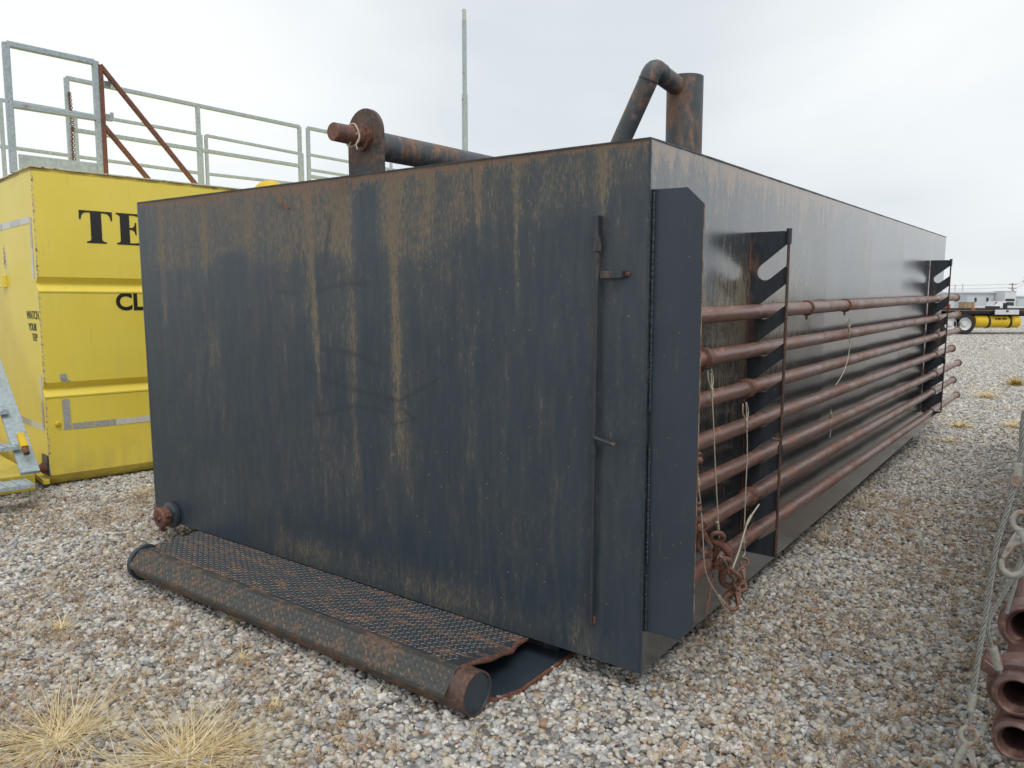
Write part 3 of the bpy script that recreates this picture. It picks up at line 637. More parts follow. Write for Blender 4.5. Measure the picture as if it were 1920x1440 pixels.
tr = b.build('chequer_plate', [M['tread'], M['worn'], M['skirt']], step, fix=False)
b = MB(); pe = [SP((br+.004, .0, -.010))]+[SP((br+(fr_-br)*min(1, -y/.5)+r_*.8+.003, y, float(ztread(y))-.006)) for y, r_ in list(zip(rows, rag_r))[2:8]]
b.tube(pe, [.009*random.uniform(.7, 1.5) for _ in pe], 8); b.build('edge_weld', M['pipe2'], step)
b = MB(); b.tube([SP((-2.82+i*(2.385/30), -.495, -.002)) for i in range(31)], .083, 36, False); b.build('roller_tube', M['roller'], step)
b = MB(); b.lathe(SP((-2.80, -.495, -.002)), (-1, 0, 0), [(0, .084), (.0, .098), (.022, .102), (.03, .098), (.03, .086), (-.02, .082)], 36); b.build('roller_flange', M['darkclean'], step)
b = MB(); b.lathe(SP((-.437, -.495, -.002)), (1, 0, 0), [(-.03, .0835), (.004, .0850), (.008, .083), (.008, .076), (.002, .074), (.002, 0)], 40); b.build('end_cap', M['darkclean'], step)
b = MB(); b.lathe(SP((-.52, -.495, -.002)), (1, 0, 0), [(0, .083), (.002, .0845), (.085, .0852), (.092, .0846), (.092, .079), (.088, .078)], 40); b.build('rusty_tube_end', M['keeper'], step)
b = MB(); poly = [(-3.0, .16), (-.395, .16), (-.395, -.26), (-.43, -.37), (-.50, -.42), (-2.8, -.42)]
b.prism(poly, -.094, -.084, lambda x, y, t: SP((x, y, t))); b.build('bottom_plate', M['rust'], step)
b = MB(); poly = [(-3.0, .16), (-.41, .16), (-.41, -.25), (-.45, -.36), (-.50, -.40), (-2.8, -.40)]
b.prism(poly, -.0835, -.0815, lambda x, y, t: SP((x, y, t))); b.build('floor_dark_sheet', M['darkclean'], step)  # dark sheet over all but the rim of the bottom plate
b = MB(); b.box(SP((-.9, -.40, -.08)), SP((-.89, .1, .0))); b.box(SP((-2.85, -.42, -.08)), SP((-2.84, .1, -.0))); b.box(SP((-2.85, .1, -.08)), SP((-.45, .11, -.005))); b.build('gusset', M['darksteel'], step)

# ------------------------------------------------------------------ pipe rack plates with slots, and the seven pipes
zn = [1.406, 1.232, 1.060, .890, .715, .535, .335]; RP = .0340; PX = .078
yf = [7.02, 7.10, 7.16, 6.95, 7.36, 7.10, 7.50]; zf = [1.375, 1.190, 1.020, .832, .655, .475, .258]
yn = [.115, .125, .11, .11, .12, .12, .11]; yn = [.05]*7; yn[0] = .14
for i_ in range(7):
    q_ = at_frame(TM, [1789, 1791, 1792, 1781, 1793, 1783, 1790][i_], [558, 590, 619, 653, 680, 712, 740][i_], 0, PX-.02); yf[i_], zf[i_] = q_.y, q_.z
print('pipe far', [round(v, 2) for v in yf], [round(v, 2) for v in zf])
def pz(i, y): return zn[i]+(zf[i]-zn[i])*(y-.15)/(yf[i]-.15)
def rack(yp, name):
    cs = [pz(i, yp) for i in range(7)]; gap = (cs[0]-cs[6])/6; cs = [cs[0]+gap*1.02]+cs
    X1 = .178; ang = Vector((1, .80)).normalized(); nrm_ = Vector((-ang.y, ang.x)); hw = RP+.006
    poly = [(.001, .205), (.001, 1.775), (X1-.012, 1.775), (X1, 1.765)]
    for zc_ in cs:
        c = Vector((PX, zc_)); a_ = c+nrm_*hw; b_ = c-nrm_*hw
        ta = (X1-a_.x)/ang.x; tb_ = (X1-b_.x)/ang.x; poly.append((X1, a_.y+ang.y*ta))
        t0_ = math.atan2(nrm_.y, nrm_.x)
        for q in range(0, 11): t = t0_+math.pi*q/10; poly.append((c.x+hw*math.cos(t), c.y+hw*math.sin(t)))
        poly.append((X1, b_.y+ang.y*tb_))
    poly.append((X1, .205))
    b = MB(); b.prism(poly, yp-.006, yp+.006, lambda x, z, t: (x, t, z)); rk = b.build(name, M['darksteel'], tank)
    # keeper rod with its sleeve
    b = MB(); b.tube([(X1+.006, yp-.016, .215), (X1+.009, yp-.016, 1.0), (X1+.008, yp-.016, 1.745)], .0068, 10); kr = b.build('keeper_rod', M['keeper'], rk)
    b = MB(); b.tube([(X1+.008, yp-.016, 1.715), (X1+.008, yp-.016, 1.785)], .0125, 14); b.build('rod_sleeve', M['darksteel'], rk)
    b = MB(); b.tube([(X1+.008, yp-.016, .72), (X1+.008, yp-.016, .765)], .0115, 12); b.build('rod_sleeve', M['darksteel'], rk)
    b = MB(); b.tube([(X1+.008, yp-.016, .79), (X1-.025, yp-.05, .80)], .006, 8); b.build('rod_handle', M['pipe2'], rk)
    b = MB(); n_ = 50
    b.tube([(.004, yp-.008, .22+(1.5)*i/n_) for i in range(n_+1)], [.004*random.uniform(.6, 1.3) for _ in range(n_+1)], 6); b.build('weld_bead', M['rust'], rk)
    return rk
rack(1.071, 'rack_plate'); rack(6.379, 'rack_plate')
b = MB(); b.box((.001, 1.085, .165), (.006, 1.12, .2)); 
ords = ['topmost', 'second', 'third', 'fourth', 'fifth', 'sixth', 'lowest']
def LP(*a): return TM @ Vector(a)
def clampring(c, ax, r, hook=True):
    b = MB(); b.lathe(c, ax, [(-.012, r), (-.012, r+.008), (.012, r+.008), (.012, r)], 28)
    if hook: 
        ax = Vector(ax).normalized(); t = Vector((0, 0, -1)); cc = Vector(c)+t*(r+.016)
        b.tube([cc+(t*math.cos(q)+ax*math.sin(q))*.0105 for q in np.linspace(0, 6.283, 17)], .0042, 8)
    return b
tint = ['orange-brown with two clamps', 'clamped near the guard plate', 'collar left of the rack plate', 'plain dull brown', 'plain dark purple-brown', 'rust-orange with one collar', 'behind the snap hooks']
coll = {0: [(1520, 580), (1590, 580)], 1: [(1325, 672)], 2: [(1405, 740)], 5: [(1410, 935)], 6: [(1362, 1012)]}
clampY = {}
for i in range(7):
    p, q = Vector((PX, yn[i], pz(i, yn[i]))), Vector((PX, yf[i], pz(i, yf[i]))); ax = (q-p).normalized()
    O = p; root = empty('steel_pipe', TM @ Matrix.Translation(O), '%s of the seven racked pipes, %s' % (ords[i], tint[i]), 'pipe', 'long steel pipes laid in the side rack')
    L_ = (q-p).length
    b = MB(); b.tube([ax*(L_*t/24) for t in range(25)], RP, 28, False)
    b.lathe((0, 0, 0), ax, [(0, RP), (0, RP-.008), (.3, RP-.008)], 28); b.lathe(ax*L_, -ax, [(0, RP), (0, RP-.008), (.3, RP-.008)], 28); b.build('tube', M['pipe'], root)
    b = MB(); b.lathe(ax*L_, -ax, [(-.004, RP-.004), (-.004, RP+.010), (.012, RP+.012), (.045, RP+.010), (.06, RP)], 28); b.build('end_collar', M['pipe2'], root)
    b = MB(); cdist = 6.46-yn[i]+[.06, -.1, 0, -.05, .05, -.02, .02][i]; 
    if i: b.lathe(ax*cdist, ax, [(-.014, RP), (-.014, RP+.007), (.014, RP+.007), (.014, RP)], 28); b.build('band', M['pipe2'], root)
    for (cx_, cy_) in coll.get(i, []):
        lp = TLp(cx_, cy_, 0, PX+.02); t = (lp.y-p.y); clampY.setdefault(i, []).append(lp.y)
        if i in (0,): clampring(ax*t, ax, RP).build('clamp_ring', M['pipe2'], root)
        else:
            b = clampring(ax*t, ax, RP+.004); b.lathe(ax*(t+.0), ax, [(-.02, RP+.001), (-.016, RP+.010), (.035, RP+.010), (.07, RP)], 28); b.build('collar', M['pipe2'], root)
    if i == 0:
        b = MB(); b.tube([Vector((.025, -.02, -.02)), Vector((.06, -.02, -.022))], .017, 16); b.build('end_stub', M['darksteel'], root)
print('clamps', clampY)

# ------------------------------------------------------------------ cables and snap hooks on the rack (tank-local planes)
def px_path(pts, x): return [TM @ TLp(a, c, 0, x) for a, c in pts]
def spline(P, n=8):
    P = [Vector(p) for p in P]; o = []
    for i in range(len(P)-1):
        a, b_, c, d = P[max(i-1, 0)], P[i], P[i+1], P[min(i+2, len(P)-1)]
        for k_ in range(n):
            t = k_/n; o.append(.5*((2*b_)+(c-a)*t+(2*a-5*b_+4*c-d)*t*t+(3*b_-a-3*c+d)*t**3))
    return o+[P[-1]]
def finish_root(name, O, label, cat, group=None): return empty(name, Matrix.Translation(O), label, cat, group)
def rope_mesh(b, P, r, twist=5):                       # three visible lays twisted round each other
    P = spline(P, 24); n = len(P); L_ = [0]
    for i in range(1, n): L_.append(L_[-1]+(P[i]-P[i-1]).length)
    for s_ in range(twist):
        pts = []
        for i in range(n):
            d = (P[min(i+1, n-1)]-P[max(i-1, 0)]).normalized(); a = d.cross(Vector((.3, 1, .1))).normalized(); c = d.cross(a)
            t = L_[i]/(r*14)*2*math.pi+s_*2*math.pi/twist; pts.append(P[i]+(a*math.cos(t)+c*math.sin(t))*r*.66)
        b.tube(pts, r*.36, 6)
    b.tube(P, r*.5, 6, mi=1)  # core coloured dark to paint the shadow between the strands
def sleeve(b, p, q, r, n=4):
    p, q = Vector(p), Vector(q)
    d = (q-p); L_ = d.length; prof = []
    for i in range(n): prof += [(L_*(i)/n, r*.85), (L_*(i+.2)/n, r*1.08), (L_*(i+.8)/n, r*1.08), (L_*(i+1)/n, r*.85)]
    b.lathe(p, d, [(0, 0)]+prof+[(L_, 0)], 14)
def cable(px, x, label, crimps, O=None, eye=None, r=.0027):
    P = px_path(px, x); O = P[0].copy(); root = finish_root('safety_cable', O, label, 'cable', 'thin safety cables on the pipe rack')
    b = MB(); b.tube([p-O for p in spline(P)], r, 8)
    if eye:
        for e_ in eye:
            E_ = px_path(e_, x); b.tube([p-O for p in spline(E_)], r, 8)
    b.build('wire', M['thin_cable'], root)
    for c in crimps:
        C_ = px_path(c, x); b = MB(); sleeve(b, C_[0]-O, C_[1]-O, .0062); b.build('crimp_sleeve', M['brass'], root)
    return root
cable([(1333, 700), (1335, 740), (1338, 800), (1341, 870), (1344, 930), (1347, 985), (1349, 1010)], .135, 'thin cable hanging straight down from the second pipe close to the guard plate', [[(1335, 728), (1336, 745)], [(1345, 978), (1347, 993)]], eye=[[(1327, 695), (1328, 712), (1334, 730)], [(1334, 693), (1337, 712), (1335, 730)]])
cable([(1399, 755), (1400, 790), (1401, 850), (1398, 920), (1396, 980), (1394, 1010), (1397, 1035), (1392, 1045)], .135, 'thin brown cable hanging from the third pipe left of the front rack rod', [[(1399, 786), (1400, 802)], [(1394, 1004), (1394, 1018)]], eye=[[(1393, 757), (1393, 775), (1399, 788)], [(1400, 755), (1403, 772), (1400, 790)]])
cable([(1308, 872), (1309, 905), (1314, 950), (1318, 1010), (1321, 1060), (1330, 1090), (1345, 1115), (1356, 1135), (1368, 1146)], .17, 'thin cable looping from behind the guard plate down to the lowest hook', [[(1308, 897), (1310, 910)], [(1348, 1117), (1358, 1132)]])
cable([(1423, 946), (1412, 962), (1403, 975), (1395, 1000), (1385, 1035), (1373, 1072), (1380, 1095)], .15, 'pale cable slanting from the sixth pipe to the bunched hooks', [[(1409, 966), (1399, 985)]], r=.0042)
cable([(1590, 598), (1592, 625), (1593, 650), (1588, 680), (1578, 705), (1567, 722)], .125, 'slender cable hanging from the right clamp of the topmost pipe', [[(1591, 610), (1592, 622)]], eye=[[(1588, 597), (1587, 605), (1591, 614)], [(1591, 597), (1595, 605), (1592, 614)]])
cable([(1558, 768), (1559, 790), (1556, 820)], .09, 'short cable piece hanging below the fourth pipe', [[(1558, 774), (1559, 783)]])

def snap_hook(c, up, face, L, label, mat='pipe2', group='snap hooks on the pipe rack', hookside=1):
    """forged snap hook: eye at the top, body, curved hook and gate; up = long axis, face = normal"""
    up = Vector(up).normalized(); face = Vector(face).normalized(); rt = up.cross(face).normalized()*hookside; face = rt.cross(up).normalized()
    Mx = Matrix(((rt.x, up.x, face.x, c[0]), (rt.y, up.y, face.y, c[1]), (rt.z, up.z, face.z, c[2]), (0, 0, 0, 1)))
    root = empty('snap_hook', Mx, label, 'hook', group)
    b = MB(); s = L
    b.tube([(math.cos(t)*.125*s, .37*s+math.sin(t)*.135*s, 0) for t in np.linspace(0, 6.283, 25)], .046*s, 12); b.build('eye', M[mat], root)
    b = MB(); P = [(0.01*s, .25*s, 0), (-.05*s, .13*s, 0), (-.11*s, -.02*s, 0), (-.145*s, -.20*s, 0), (-.10*s, -.36*s, 0), (.02*s, -.43*s, 0), (.13*s, -.38*s, 0), (.165*s, -.28*s, 0), (.155*s, -.22*s, 0)]
    Ps = spline(P, 6); b.tube(Ps, [s*(.078-.042*(i/len(Ps))) for i in range(len(Ps))], 12); b.build('hook_body', M[mat], root)
    b = MB(); b.prism([(-.05*s, .22*s), (.06*s, .23*s), (.11*s, .10*s), (.185*s, -.20*s), (.135*s, -.22*s), (.02*s, .0), (-.07*s, .08*s)], -.045*s, .045*s, lambda x, y, t: (x, y, t)); b.build('gate', M[mat], root, .0015)
    b = MB(); b.tube([(.02*s, .14*s, -.085*s), (.02*s, .14*s, .085*s)], .028*s, 10); b.build('rivet', M[mat], root)
    return root
def hk(px0, px1, x, label, mat='hookrust', side=1, group='snap hooks on the pipe rack'):
    a, b_ = TM@TLp(*px0, 0, x), TM@TLp(*px1, 0, x); c = (a+b_)/2; return snap_hook(c, a-b_, CAMP-c, (a-b_).length*1.02, label, mat, group, side)
hk((1343, 1000), (1358, 1064), .14, 'rusty snap hook hanging on the straight cable below the sixth pipe', side=-1)
hk((1352, 1050), (1376, 1100), .15, 'narrow rusty snap hook linked under the first hook', side=1)
hk((1398, 1048), (1382, 1098), .14, 'orange-rust snap hook on the brown cable, right of the bunch', side=1)
hk((1392, 1092), (1362, 1142), .155, 'lowest rusty snap hook of the bunch, tipped to the left', side=1)
hk((1314, 978), (1322, 1040), .16, 'rusty hook half hidden behind the guard plate edge', side=1)
# grey link chain joining hooks
P0 = [TM@TLp(*p, 0, .16) for p in ((1352, 1045), (1362, 1062), (1370, 1075), (1376, 1090), (1382, 1102))]
chn = finish_root('link_chain', P0[0], 'short grey chain tying the bunched hooks together', 'chain')
for i in range(4):
    a, b_ = P0[i]-P0[0], P0[i+1]-P0[0]; d = (b_-a); m_ = (a+b_)/2; n_ = Vector((.6, -.6, .4)) if i % 2 else Vector((.7, .6, .2)); s_ = d.normalized().cross(n_).normalized()
    b = MB(); b.tube([m_+d*.62*math.cos(t)+s_*.011*math.sin(t) for t in np.linspace(0, 6.283, 21)], .0046, 8); b.build('link', M['galv'], chn)
# hanging strip
for (pa, pb, lab, nm) in (((1336, 1085), (1323, 1155), 'flat rusty strap end dangling left of the hooks', 'metal_strap'),):
    a, b_ = TM@TLp(*pa, 0, .12), TM@TLp(*pb, 0, .12); b = MB(); b.bar((0, 0, 0), b_-a, .010, .004, (0, 1, 0)); b.tube([(0, 0, 0), (0.004, 0, .03)], .004, 8); o = b.build(nm, M['pipe2']); o.location = a; tag(o, lab, 'strap')
# union lumps beside the guard plate
for (pxx, lab) in (((1310, 862), 'rusty wing-nut lump peeking past the guard plate beside the fourth pipe'), ((1309, 955), 'rusty lug peeking past the guard plate beside the fifth pipe')):
    c = TM@TLp(*pxx, 0, .17); b = MB(); b.lathe((0, 0, -.012), (0, 0, 1), [(0, 0), (0, .014), (.010, .017), (.018, .014), (.024, .010), (.036, .012), (.042, .006), (.042, 0)], 12); o = b.build('pipe_fitting', M['pipe2'], None, .002); o.location = c; tag(o, lab, 'fitting', 'fittings behind the guard plate')

# ================================================================== YELLOW TANK
yt = empty('yellow_tank', YF, 'tall yellow steel tank with black lettering and grey catwalk railings on top', 'tank')
YL, YWd, YH = 9.0, 2.75, 2.648
prof = [(0, YH), (0, 1.765), (.045, 1.722), (.045, 1.705), (-.006, 1.65), (-.006, 1.64), (0, 1.63), (0, .885), (.045, .842), (.045, .825), (-.006, .77), (-.006, .76), (0, .75), (0, .10), (.09, .012), (YWd, .012), (YWd, YH)]
vs, fs = [], []
dense = []
for i in range(len(prof)-1):
    a, b_ = prof[i], prof[i+1]; L_ = math.dist(a, b_); nn_ = max(1, int(L_/.04)) if a[0] < .2 and b_[0] < .2 else 1
    for q in range(nn_): dense.append((a[0]+(b_[0]-a[0])*q/nn_, a[1]+(b_[1]-a[1])*q/nn_))
dense.append(prof[-1]); us = np.concatenate([np.linspace(0, 2.5, 63), np.linspace(2.6, YL, 12)])
V1 = np.array([(u_, v_, z_) for v_, z_ in dense for u_ in us]); nu = len(us); nd = len(dense)
F1 = [(j*nu+i, j*nu+i+1, (j+1)*nu+i+1, (j+1)*nu+i) for j in range(nd-1) for i in range(nu-1)]
# left end face as fine grid, trimmed to the profile by following the front profile
vg = np.linspace(0, 1, 50); E1 = []; rowz = [d for d in dense if d[0] < .2]; 
for v_, z_ in rowz:
    for t in vg: E1.append((0, v_+(YWd-v_)*t, z_))
o_ = len(V1); m_ = len(vg); F2 = [(o_+j*m_+i, o_+(j+1)*m_+i, o_+(j+1)*m_+i+1, o_+j*m_+i+1) for j in range(len(rowz)-1) for i in range(m_-1)]
VV = np.concatenate([V1, np.array(E1)]); me = bpy.data.meshes.new('body'); 
me.from_pydata([tuple(p) for p in VV]+[(YL, 0, YH), (YL, YWd, YH), (YL, YWd, .012), (YL, 0, .1), (0, 0, YH), (0, YWd, YH)], [], F1+F2+[(len(VV)+3, len(VV), len(VV)+1, len(VV)+2)])
me.polygons.foreach_set('use_smooth', [False]*len(me.polygons))
VA = np.array([v.co[:] for v in me.vertices]); ru = np.zeros(len(VA))
e_ = np.minimum(np.abs(VA[:, 0])+np.abs(VA[:, 1]), 9); ru += .36*np.exp(-e_/.02)
tp = YH-VA[:, 2]; ru += .42*np.exp(-tp/.012)
lf = VA[:, 0] < .001
for (vc, zc_, rv, rz, am) in ((.98, 1.93, .10, .13, .30), (.93, 1.72, .12, .14, .26), (1.02, 2.02, .05, .14, .28), (.85, .38, .25, .06, .15), (.18, .07, .3, .05, .22), (.9, 2.65, .25, .04, .3)):
    ru[lf] += am*np.exp(-((VA[lf, 1]-vc)/rv)**2-((VA[lf, 2]-zc_)/rz)**2)
ru[~lf] += .3*np.exp(-((VA[~lf, 0]-.0)/.05)**2-((VA[~lf, 2]-.81)/.08)**2)
fattr(me, 'rust', 'POINT', 'FLOAT', ru); me.materials.append(M['yellow']); yb = bpy.data.objects.new('body', me); COL.objects.link(yb); yb.parent = yt
M['lip'] = mat_rusty('chipped_cream_edge', (.62, .56, .42), (.22, .11, .06), .42, 9, None, .6)
b = MB(); b.bar((-.004, -.002, YH+.002), (YL, -.002, YH+.002), .014, .012); b.bar((-.004, -.002, YH+.002), (-.004, YWd, YH+.002), .014, .012); b.build('top_edge', M['lip'], yt)
b = MB(); b.box((0, 0, YH-.03), (YL, YWd, YH-.002)); b.build('roof_plate', M['yellow'], yt)
def YPt(px, py, ax, off): return at_frame(YF, px, py, ax, off)
# lettering
def poly_obj(name, polys, fr, mat, parent):
    b = MB()
    for p in polys: b.prism(p, 0, .0025, fr)
    return b.build(name, mat, parent)
def arcp(cx_, cy_, r1, r2, t0, t1, n=8): return [(cx_+r1*math.cos(math.radians(t0+(t1-t0)*i/n)), cy_+r2*math.sin(math.radians(t0+(t1-t0)*i/n))) for i in range(n+1)]
T_ = [(.02, 1), (.02, .72), (.06, .72)]+arcp(.24, .72, -.18, .22, 0, 90, 6)[0:7][::1]
T_ = [(.0, 1), (.0, .72), (.045, .72), (.07, .84), (.13, .92), (.24, .945), (.335, .945), (.335, .12), (.30, .065), (.20, .045), (.20, 0), (.80, 0), (.80, .045), (.70, .065), (.665, .12), (.665, .945), (.76, .945), (.87, .92), (.93, .84), (.955, .72), (1, .72), (1, 1)]
E_ = [(0, 1), (0, .955), (.09, .935), (.13, .88), (.13, .12), (.09, .065), (0, .045), (0, 0), (.97, 0), (1, .30), (.955, .30), (.91, .16), (.80, .08), (.62, .055), (.46, .055), (.46, .49), (.58, .48), (.64, .42), (.665, .33), (.705, .33), (.705, .72), (.665, .72), (.64, .62), (.58, .56), (.46, .545), (.46, .945), (.62, .945), (.78, .92), (.86, .85), (.90, .73), (.945, .73), (.935, 1)]
tA, tB = YPt(147, 393, 1, 0), YPt(160, 455, 1, 0); tR = YPt(209, 393, 1, 0); hh = .272; z0 = 2.060
poly_obj('letter_t', [T_], lambda x, y, t: (.337+x*.262, -t-.001, z0+y*hh), M['black'], yt)
poly_obj('letter_e', [E_], lambda x, y, t: (.632+x*.235, -t-.001, z0+y*hh), M['black'], yt)
def text_obj(name, s, size, mat4, bold=.0, parent=None, sx=1.0):
    cu = bpy.data.curves.new(name, 'FONT'); cu.body = s; cu.size = size; cu.offset = bold; cu.extrude = .001; cu.resolution_u = 4
    tmp = bpy.data.objects.new('tmp_text', cu); COL.objects.link(tmp); bpy.context.view_layer.update()
    me = bpy.data.meshes.new_from_object(tmp.evaluated_get(bpy.context.evaluated_depsgraph_get())); bpy.data.objects.remove(tmp); bpy.data.curves.remove(cu)
    me.name = name; me.materials.append(M['black']); o = bpy.data.objects.new(name, me); COL.objects.link(o); o.parent = parent; o.matrix_local = mat4 @ Matrix.Diagonal((sx, 1, 1, 1)); return o
def fr_right(u_, z_): return Matrix(((1, 0, 0, u_), (0, 0, -1, -.002), (0, 1, 0, z_), (0, 0, 0, 1)))
def fr_left(v_, z_): return Matrix(((0, 0, -1, -.002), (-1, 0, 0, v_), (0, 1, 0, z_), (0, 0, 0, 1)))
text_obj('large_letters', 'CL', .205, fr_right(.592, 1.492), .0065, yt, .98)
text_obj('warning_text', 'WATCH', .098, fr_left(.385, 1.415), .0006, yt, .98)
text_obj('warning_text', 'YOUR', .088, fr_left(.345, 1.318), .0006, yt, .98)
text_obj('warning_text', 'TEP', .088, fr_left(.255, 1.232), .0006, yt, 1.05)
# reflective tape
def tape_r(a, b_, w, mats, horiz=True):
    n = len(mats)
    for i, m in enumerate(mats):
        b = MB(); t0, t1 = i/n, (i+1)/n-.004
        p = (a[0]+(b_[0]-a[0])*t0, a[1]+(b_[1]-a[1])*t0); q = (a[0]+(b_[0]-a[0])*t1, a[1]+(b_[1]-a[1])*t1)
        if horiz: b.add([(p[0], -.003, p[1]-w/2), (q[0], -.003, q[1]-w/2), (q[0], -.003, q[1]+w/2), (p[0], -.003, p[1]+w/2)], [(0, 1, 2, 3)])
        else: b.add([(p[0]-w/2, -.003, p[1]), (p[0]+w/2, -.003, p[1]), (q[0]+w/2, -.003, q[1]), (q[0]-w/2, -.003, q[1])], [(0, 1, 2, 3)])
        o = b.build('reflective_tape', M[m], yt); s_ = o.modifiers.new('t', 'SOLIDIFY'); s_.thickness = .001
def tape_l(a, b_, w, mats, horiz=True):
    n = len(mats)
    for i, m in enumerate(mats):
        b = MB(); t0, t1 = i/n, (i+1)/n-.004
        p = (a[0]+(b_[0]-a[0])*t0, a[1]+(b_[1]-a[1])*t0); q = (a[0]+(b_[0]-a[0])*t1, a[1]+(b_[1]-a[1])*t1)
        if horiz: b.add([(-.003, p[0], p[1]-w/2), (-.003, q[0], q[1]-w/2), (-.003, q[0], q[1]+w/2), (-.003, p[0], p[1]+w/2)], [(0, 1, 2, 3)])
        else: b.add([(-.003, p[0]-w/2, p[1]), (-.003, p[0]+w/2, p[1]), (-.003, q[0]+w/2, q[1]), (-.003, q[0]-w/2, q[1])], [(0, 1, 2, 3)])
        o = b.build('reflective_tape', M[m], yt); s_ = o.modifiers.new('t', 'SOLIDIFY'); s_.thickness = .001
tape_r((.155, .905), (.175, .885), .06, ['tape'], False)
b = MB()
tape_r((.145, .955), (.150, .895), .055, ['tape'], False); tape_r((.152, .74), (.158, .475), .058, ['tape', 'tape'], False)
tape_r((.195, .50), (1.6, .50), .052, ['tape', 'tape', 'tapew', 'tapew', 'tape', 'tapew', 'tape', 'tapew'])
tape_l((1.6, 2.235), (.12, 2.235), .055, ['tapew', 'tape', 'tapew', 'tape', 'tapew'])
tape_l((.10, 2.25), (.10, 1.75), .055, ['tape', 'tapew'], False); tape_l((.085, .95), (.085, .50), .05, ['tapew', 'tape'], False); tape_l((.86, .50), (.06, .50), .055, ['tape', 'tapew'])
# bolts and corner pin
c = YPt(108, 795, 1, 0); b = MB(); b.lathe((c.x, 0, c.z), (0, -1, 0), [(0, .022), (.014, .022), (.02, .012), (.03, .012), (.03, 0)], 8, False); b.build('bolt', M['bright'], yt)
b = MB(); b.box((-.012, -.002, .10), (-.001, .16, .27)); b.build('corner_patch', M['darksteel'], yt)
b = MB(); b.lathe((-.012, .055, .165), (-1, 0, 0), [(0, .045), (.03, .045), (.03, .032), (.10, .032), (.105, .026), (.105, 0)], 12, False); b.build('corner_pin', M['rust'], yt)
b = MB(); b.prism([(.0, .03), (.0, .07), (YWd*.25, .13), (YWd*.25, .08)], -.05, -.002, lambda v_, z_, t: (t, v_, z_)); b.build('bottom_lip', M['yellow'], yt, .004)
# railings: parts of the yellow tank
def S3(px, off): p = YPt(px[0], px[1], 1, off); return (p.x, p.y, p.z)
def rail(off, posts, rails, w=.045, mat='grey', name='railing', z0=None):
    """posts: (px top); rails: px pairs; post feet stand on the tank roof"""
    root = None
    for (pt, zb) in posts:
        p = S3(pt, off); b = MB(); b.bar((p[0], p[1], zb), p, w, w, (1, 0, 0)); o = b.build(name if root is None else 'post', M[mat], yt if root is None else root)
        if root is None: root = o
    for a, c in rails:
        p, q = S3(a, off), S3(c, off); b = MB(); b.bar(p, q, w*.95, w*.95); b.build('rail', M[mat], root)
    return root
rt_ = YH
ra = rail(.45, [((10, 80), rt_), ((178, 115), rt_)], [((12, 82), (176, 117)), ((18, 196), (183, 222))], .052)
b = MB(); b.box((.03, .44, rt_), (.66, .455, rt_+.16)); b.build('toe_board', M['grey'], ra)
ZB = rt_
rb = rail(1.3, [((124, 146), ZB), ((370, 198), ZB), ((561, 238), ZB), ((577, 240), ZB), ((820, 290), ZB)], [((124, 146), (561, 238)), ((135, 243), (561, 311)), ((577, 240), (820, 290)), ((577, 330), (820, 368))], .042)
rcc = rail(2.6, [((0, 186), ZB), ((140, 208), ZB), ((376, 253), ZB), ((386, 254), ZB), ((566, 288), ZB), ((733, 306), ZB)], [((0, 187), (376, 252)), ((0, 274), (376, 325)), ((386, 254), (566, 289)), ((388, 326), (566, 346)), ((580, 290), (790, 328)), ((580, 318), (790, 352))], .038)
# rusty stair frame
b = MB(); o_ = .44; p0, p1, p2 = S3((187, 122), o_), S3((199, 330), o_), S3((378, 352), o_); p3, p4 = S3((193, 234), o_), S3((290, 340), o_)
b.bar((p0[0], .44, rt_), p0, .05, .04, (1, 0, 0)); sf = b.build('stair_frame', M['rust'], yt)
b = MB(); b.bar(p0, (p2[0], .44, rt_), .04, .04); b.build('brace', M['rust'], sf)
b = MB(); b.bar(p3, (p4[0], .44, rt_), .04, .04); b.build('brace', M['rust'], sf)
for q in ((195, 158), (199, 220)):
    pq = S3(q, .5); b = MB(); b.bar(pq, (pq[0]+.05, pq[1], pq[2]), .03, .06); b.bar((pq[0]+.05, pq[1], pq[2]), (pq[0]+.05, pq[1], pq[2]+.05), .012, .03); b.build('gate_catch', M['grey'], sf)
# chain on the back railing
b = MB(); P = [Vector(S3(q, 1.27)) for q in ((130, 172), (133, 200), (136, 235), (137, 270), (139, 305))]; Ps = spline(P, 9)
for i in range(len(Ps)-1):
    m_ = (Ps[i]+Ps[i+1])/2; d = (Ps[i+1]-Ps[i]); s_ = Vector((1, 0, 0)) if i % 2 else Vector((.3, .95, 0)); b.tube([m_+d*.72*math.cos(t)+s_*.013*math.sin(t) for t in np.linspace(0, 6.283, 11)], .0045, 5)
b.build('gate_chain', M['rust'], rb)
# dome vent on roof
c = YPt(507, 354, 1, 1.0); b = MB(); b.lathe((c.x, c.y, rt_), (0, 0, 1), [(0, .05), (c.z-rt_-.04, .05)], 20); 
prof_ = [(0.19*math.sin(t)*.8-.03, .19*math.cos(t)) for t in np.linspace(0, math.pi/2, 9)]
b.lathe((c.x, c.y, c.z-.03), (0, 0, 1), prof_, 28); b.build('vent_dome', M['bright'], yt)
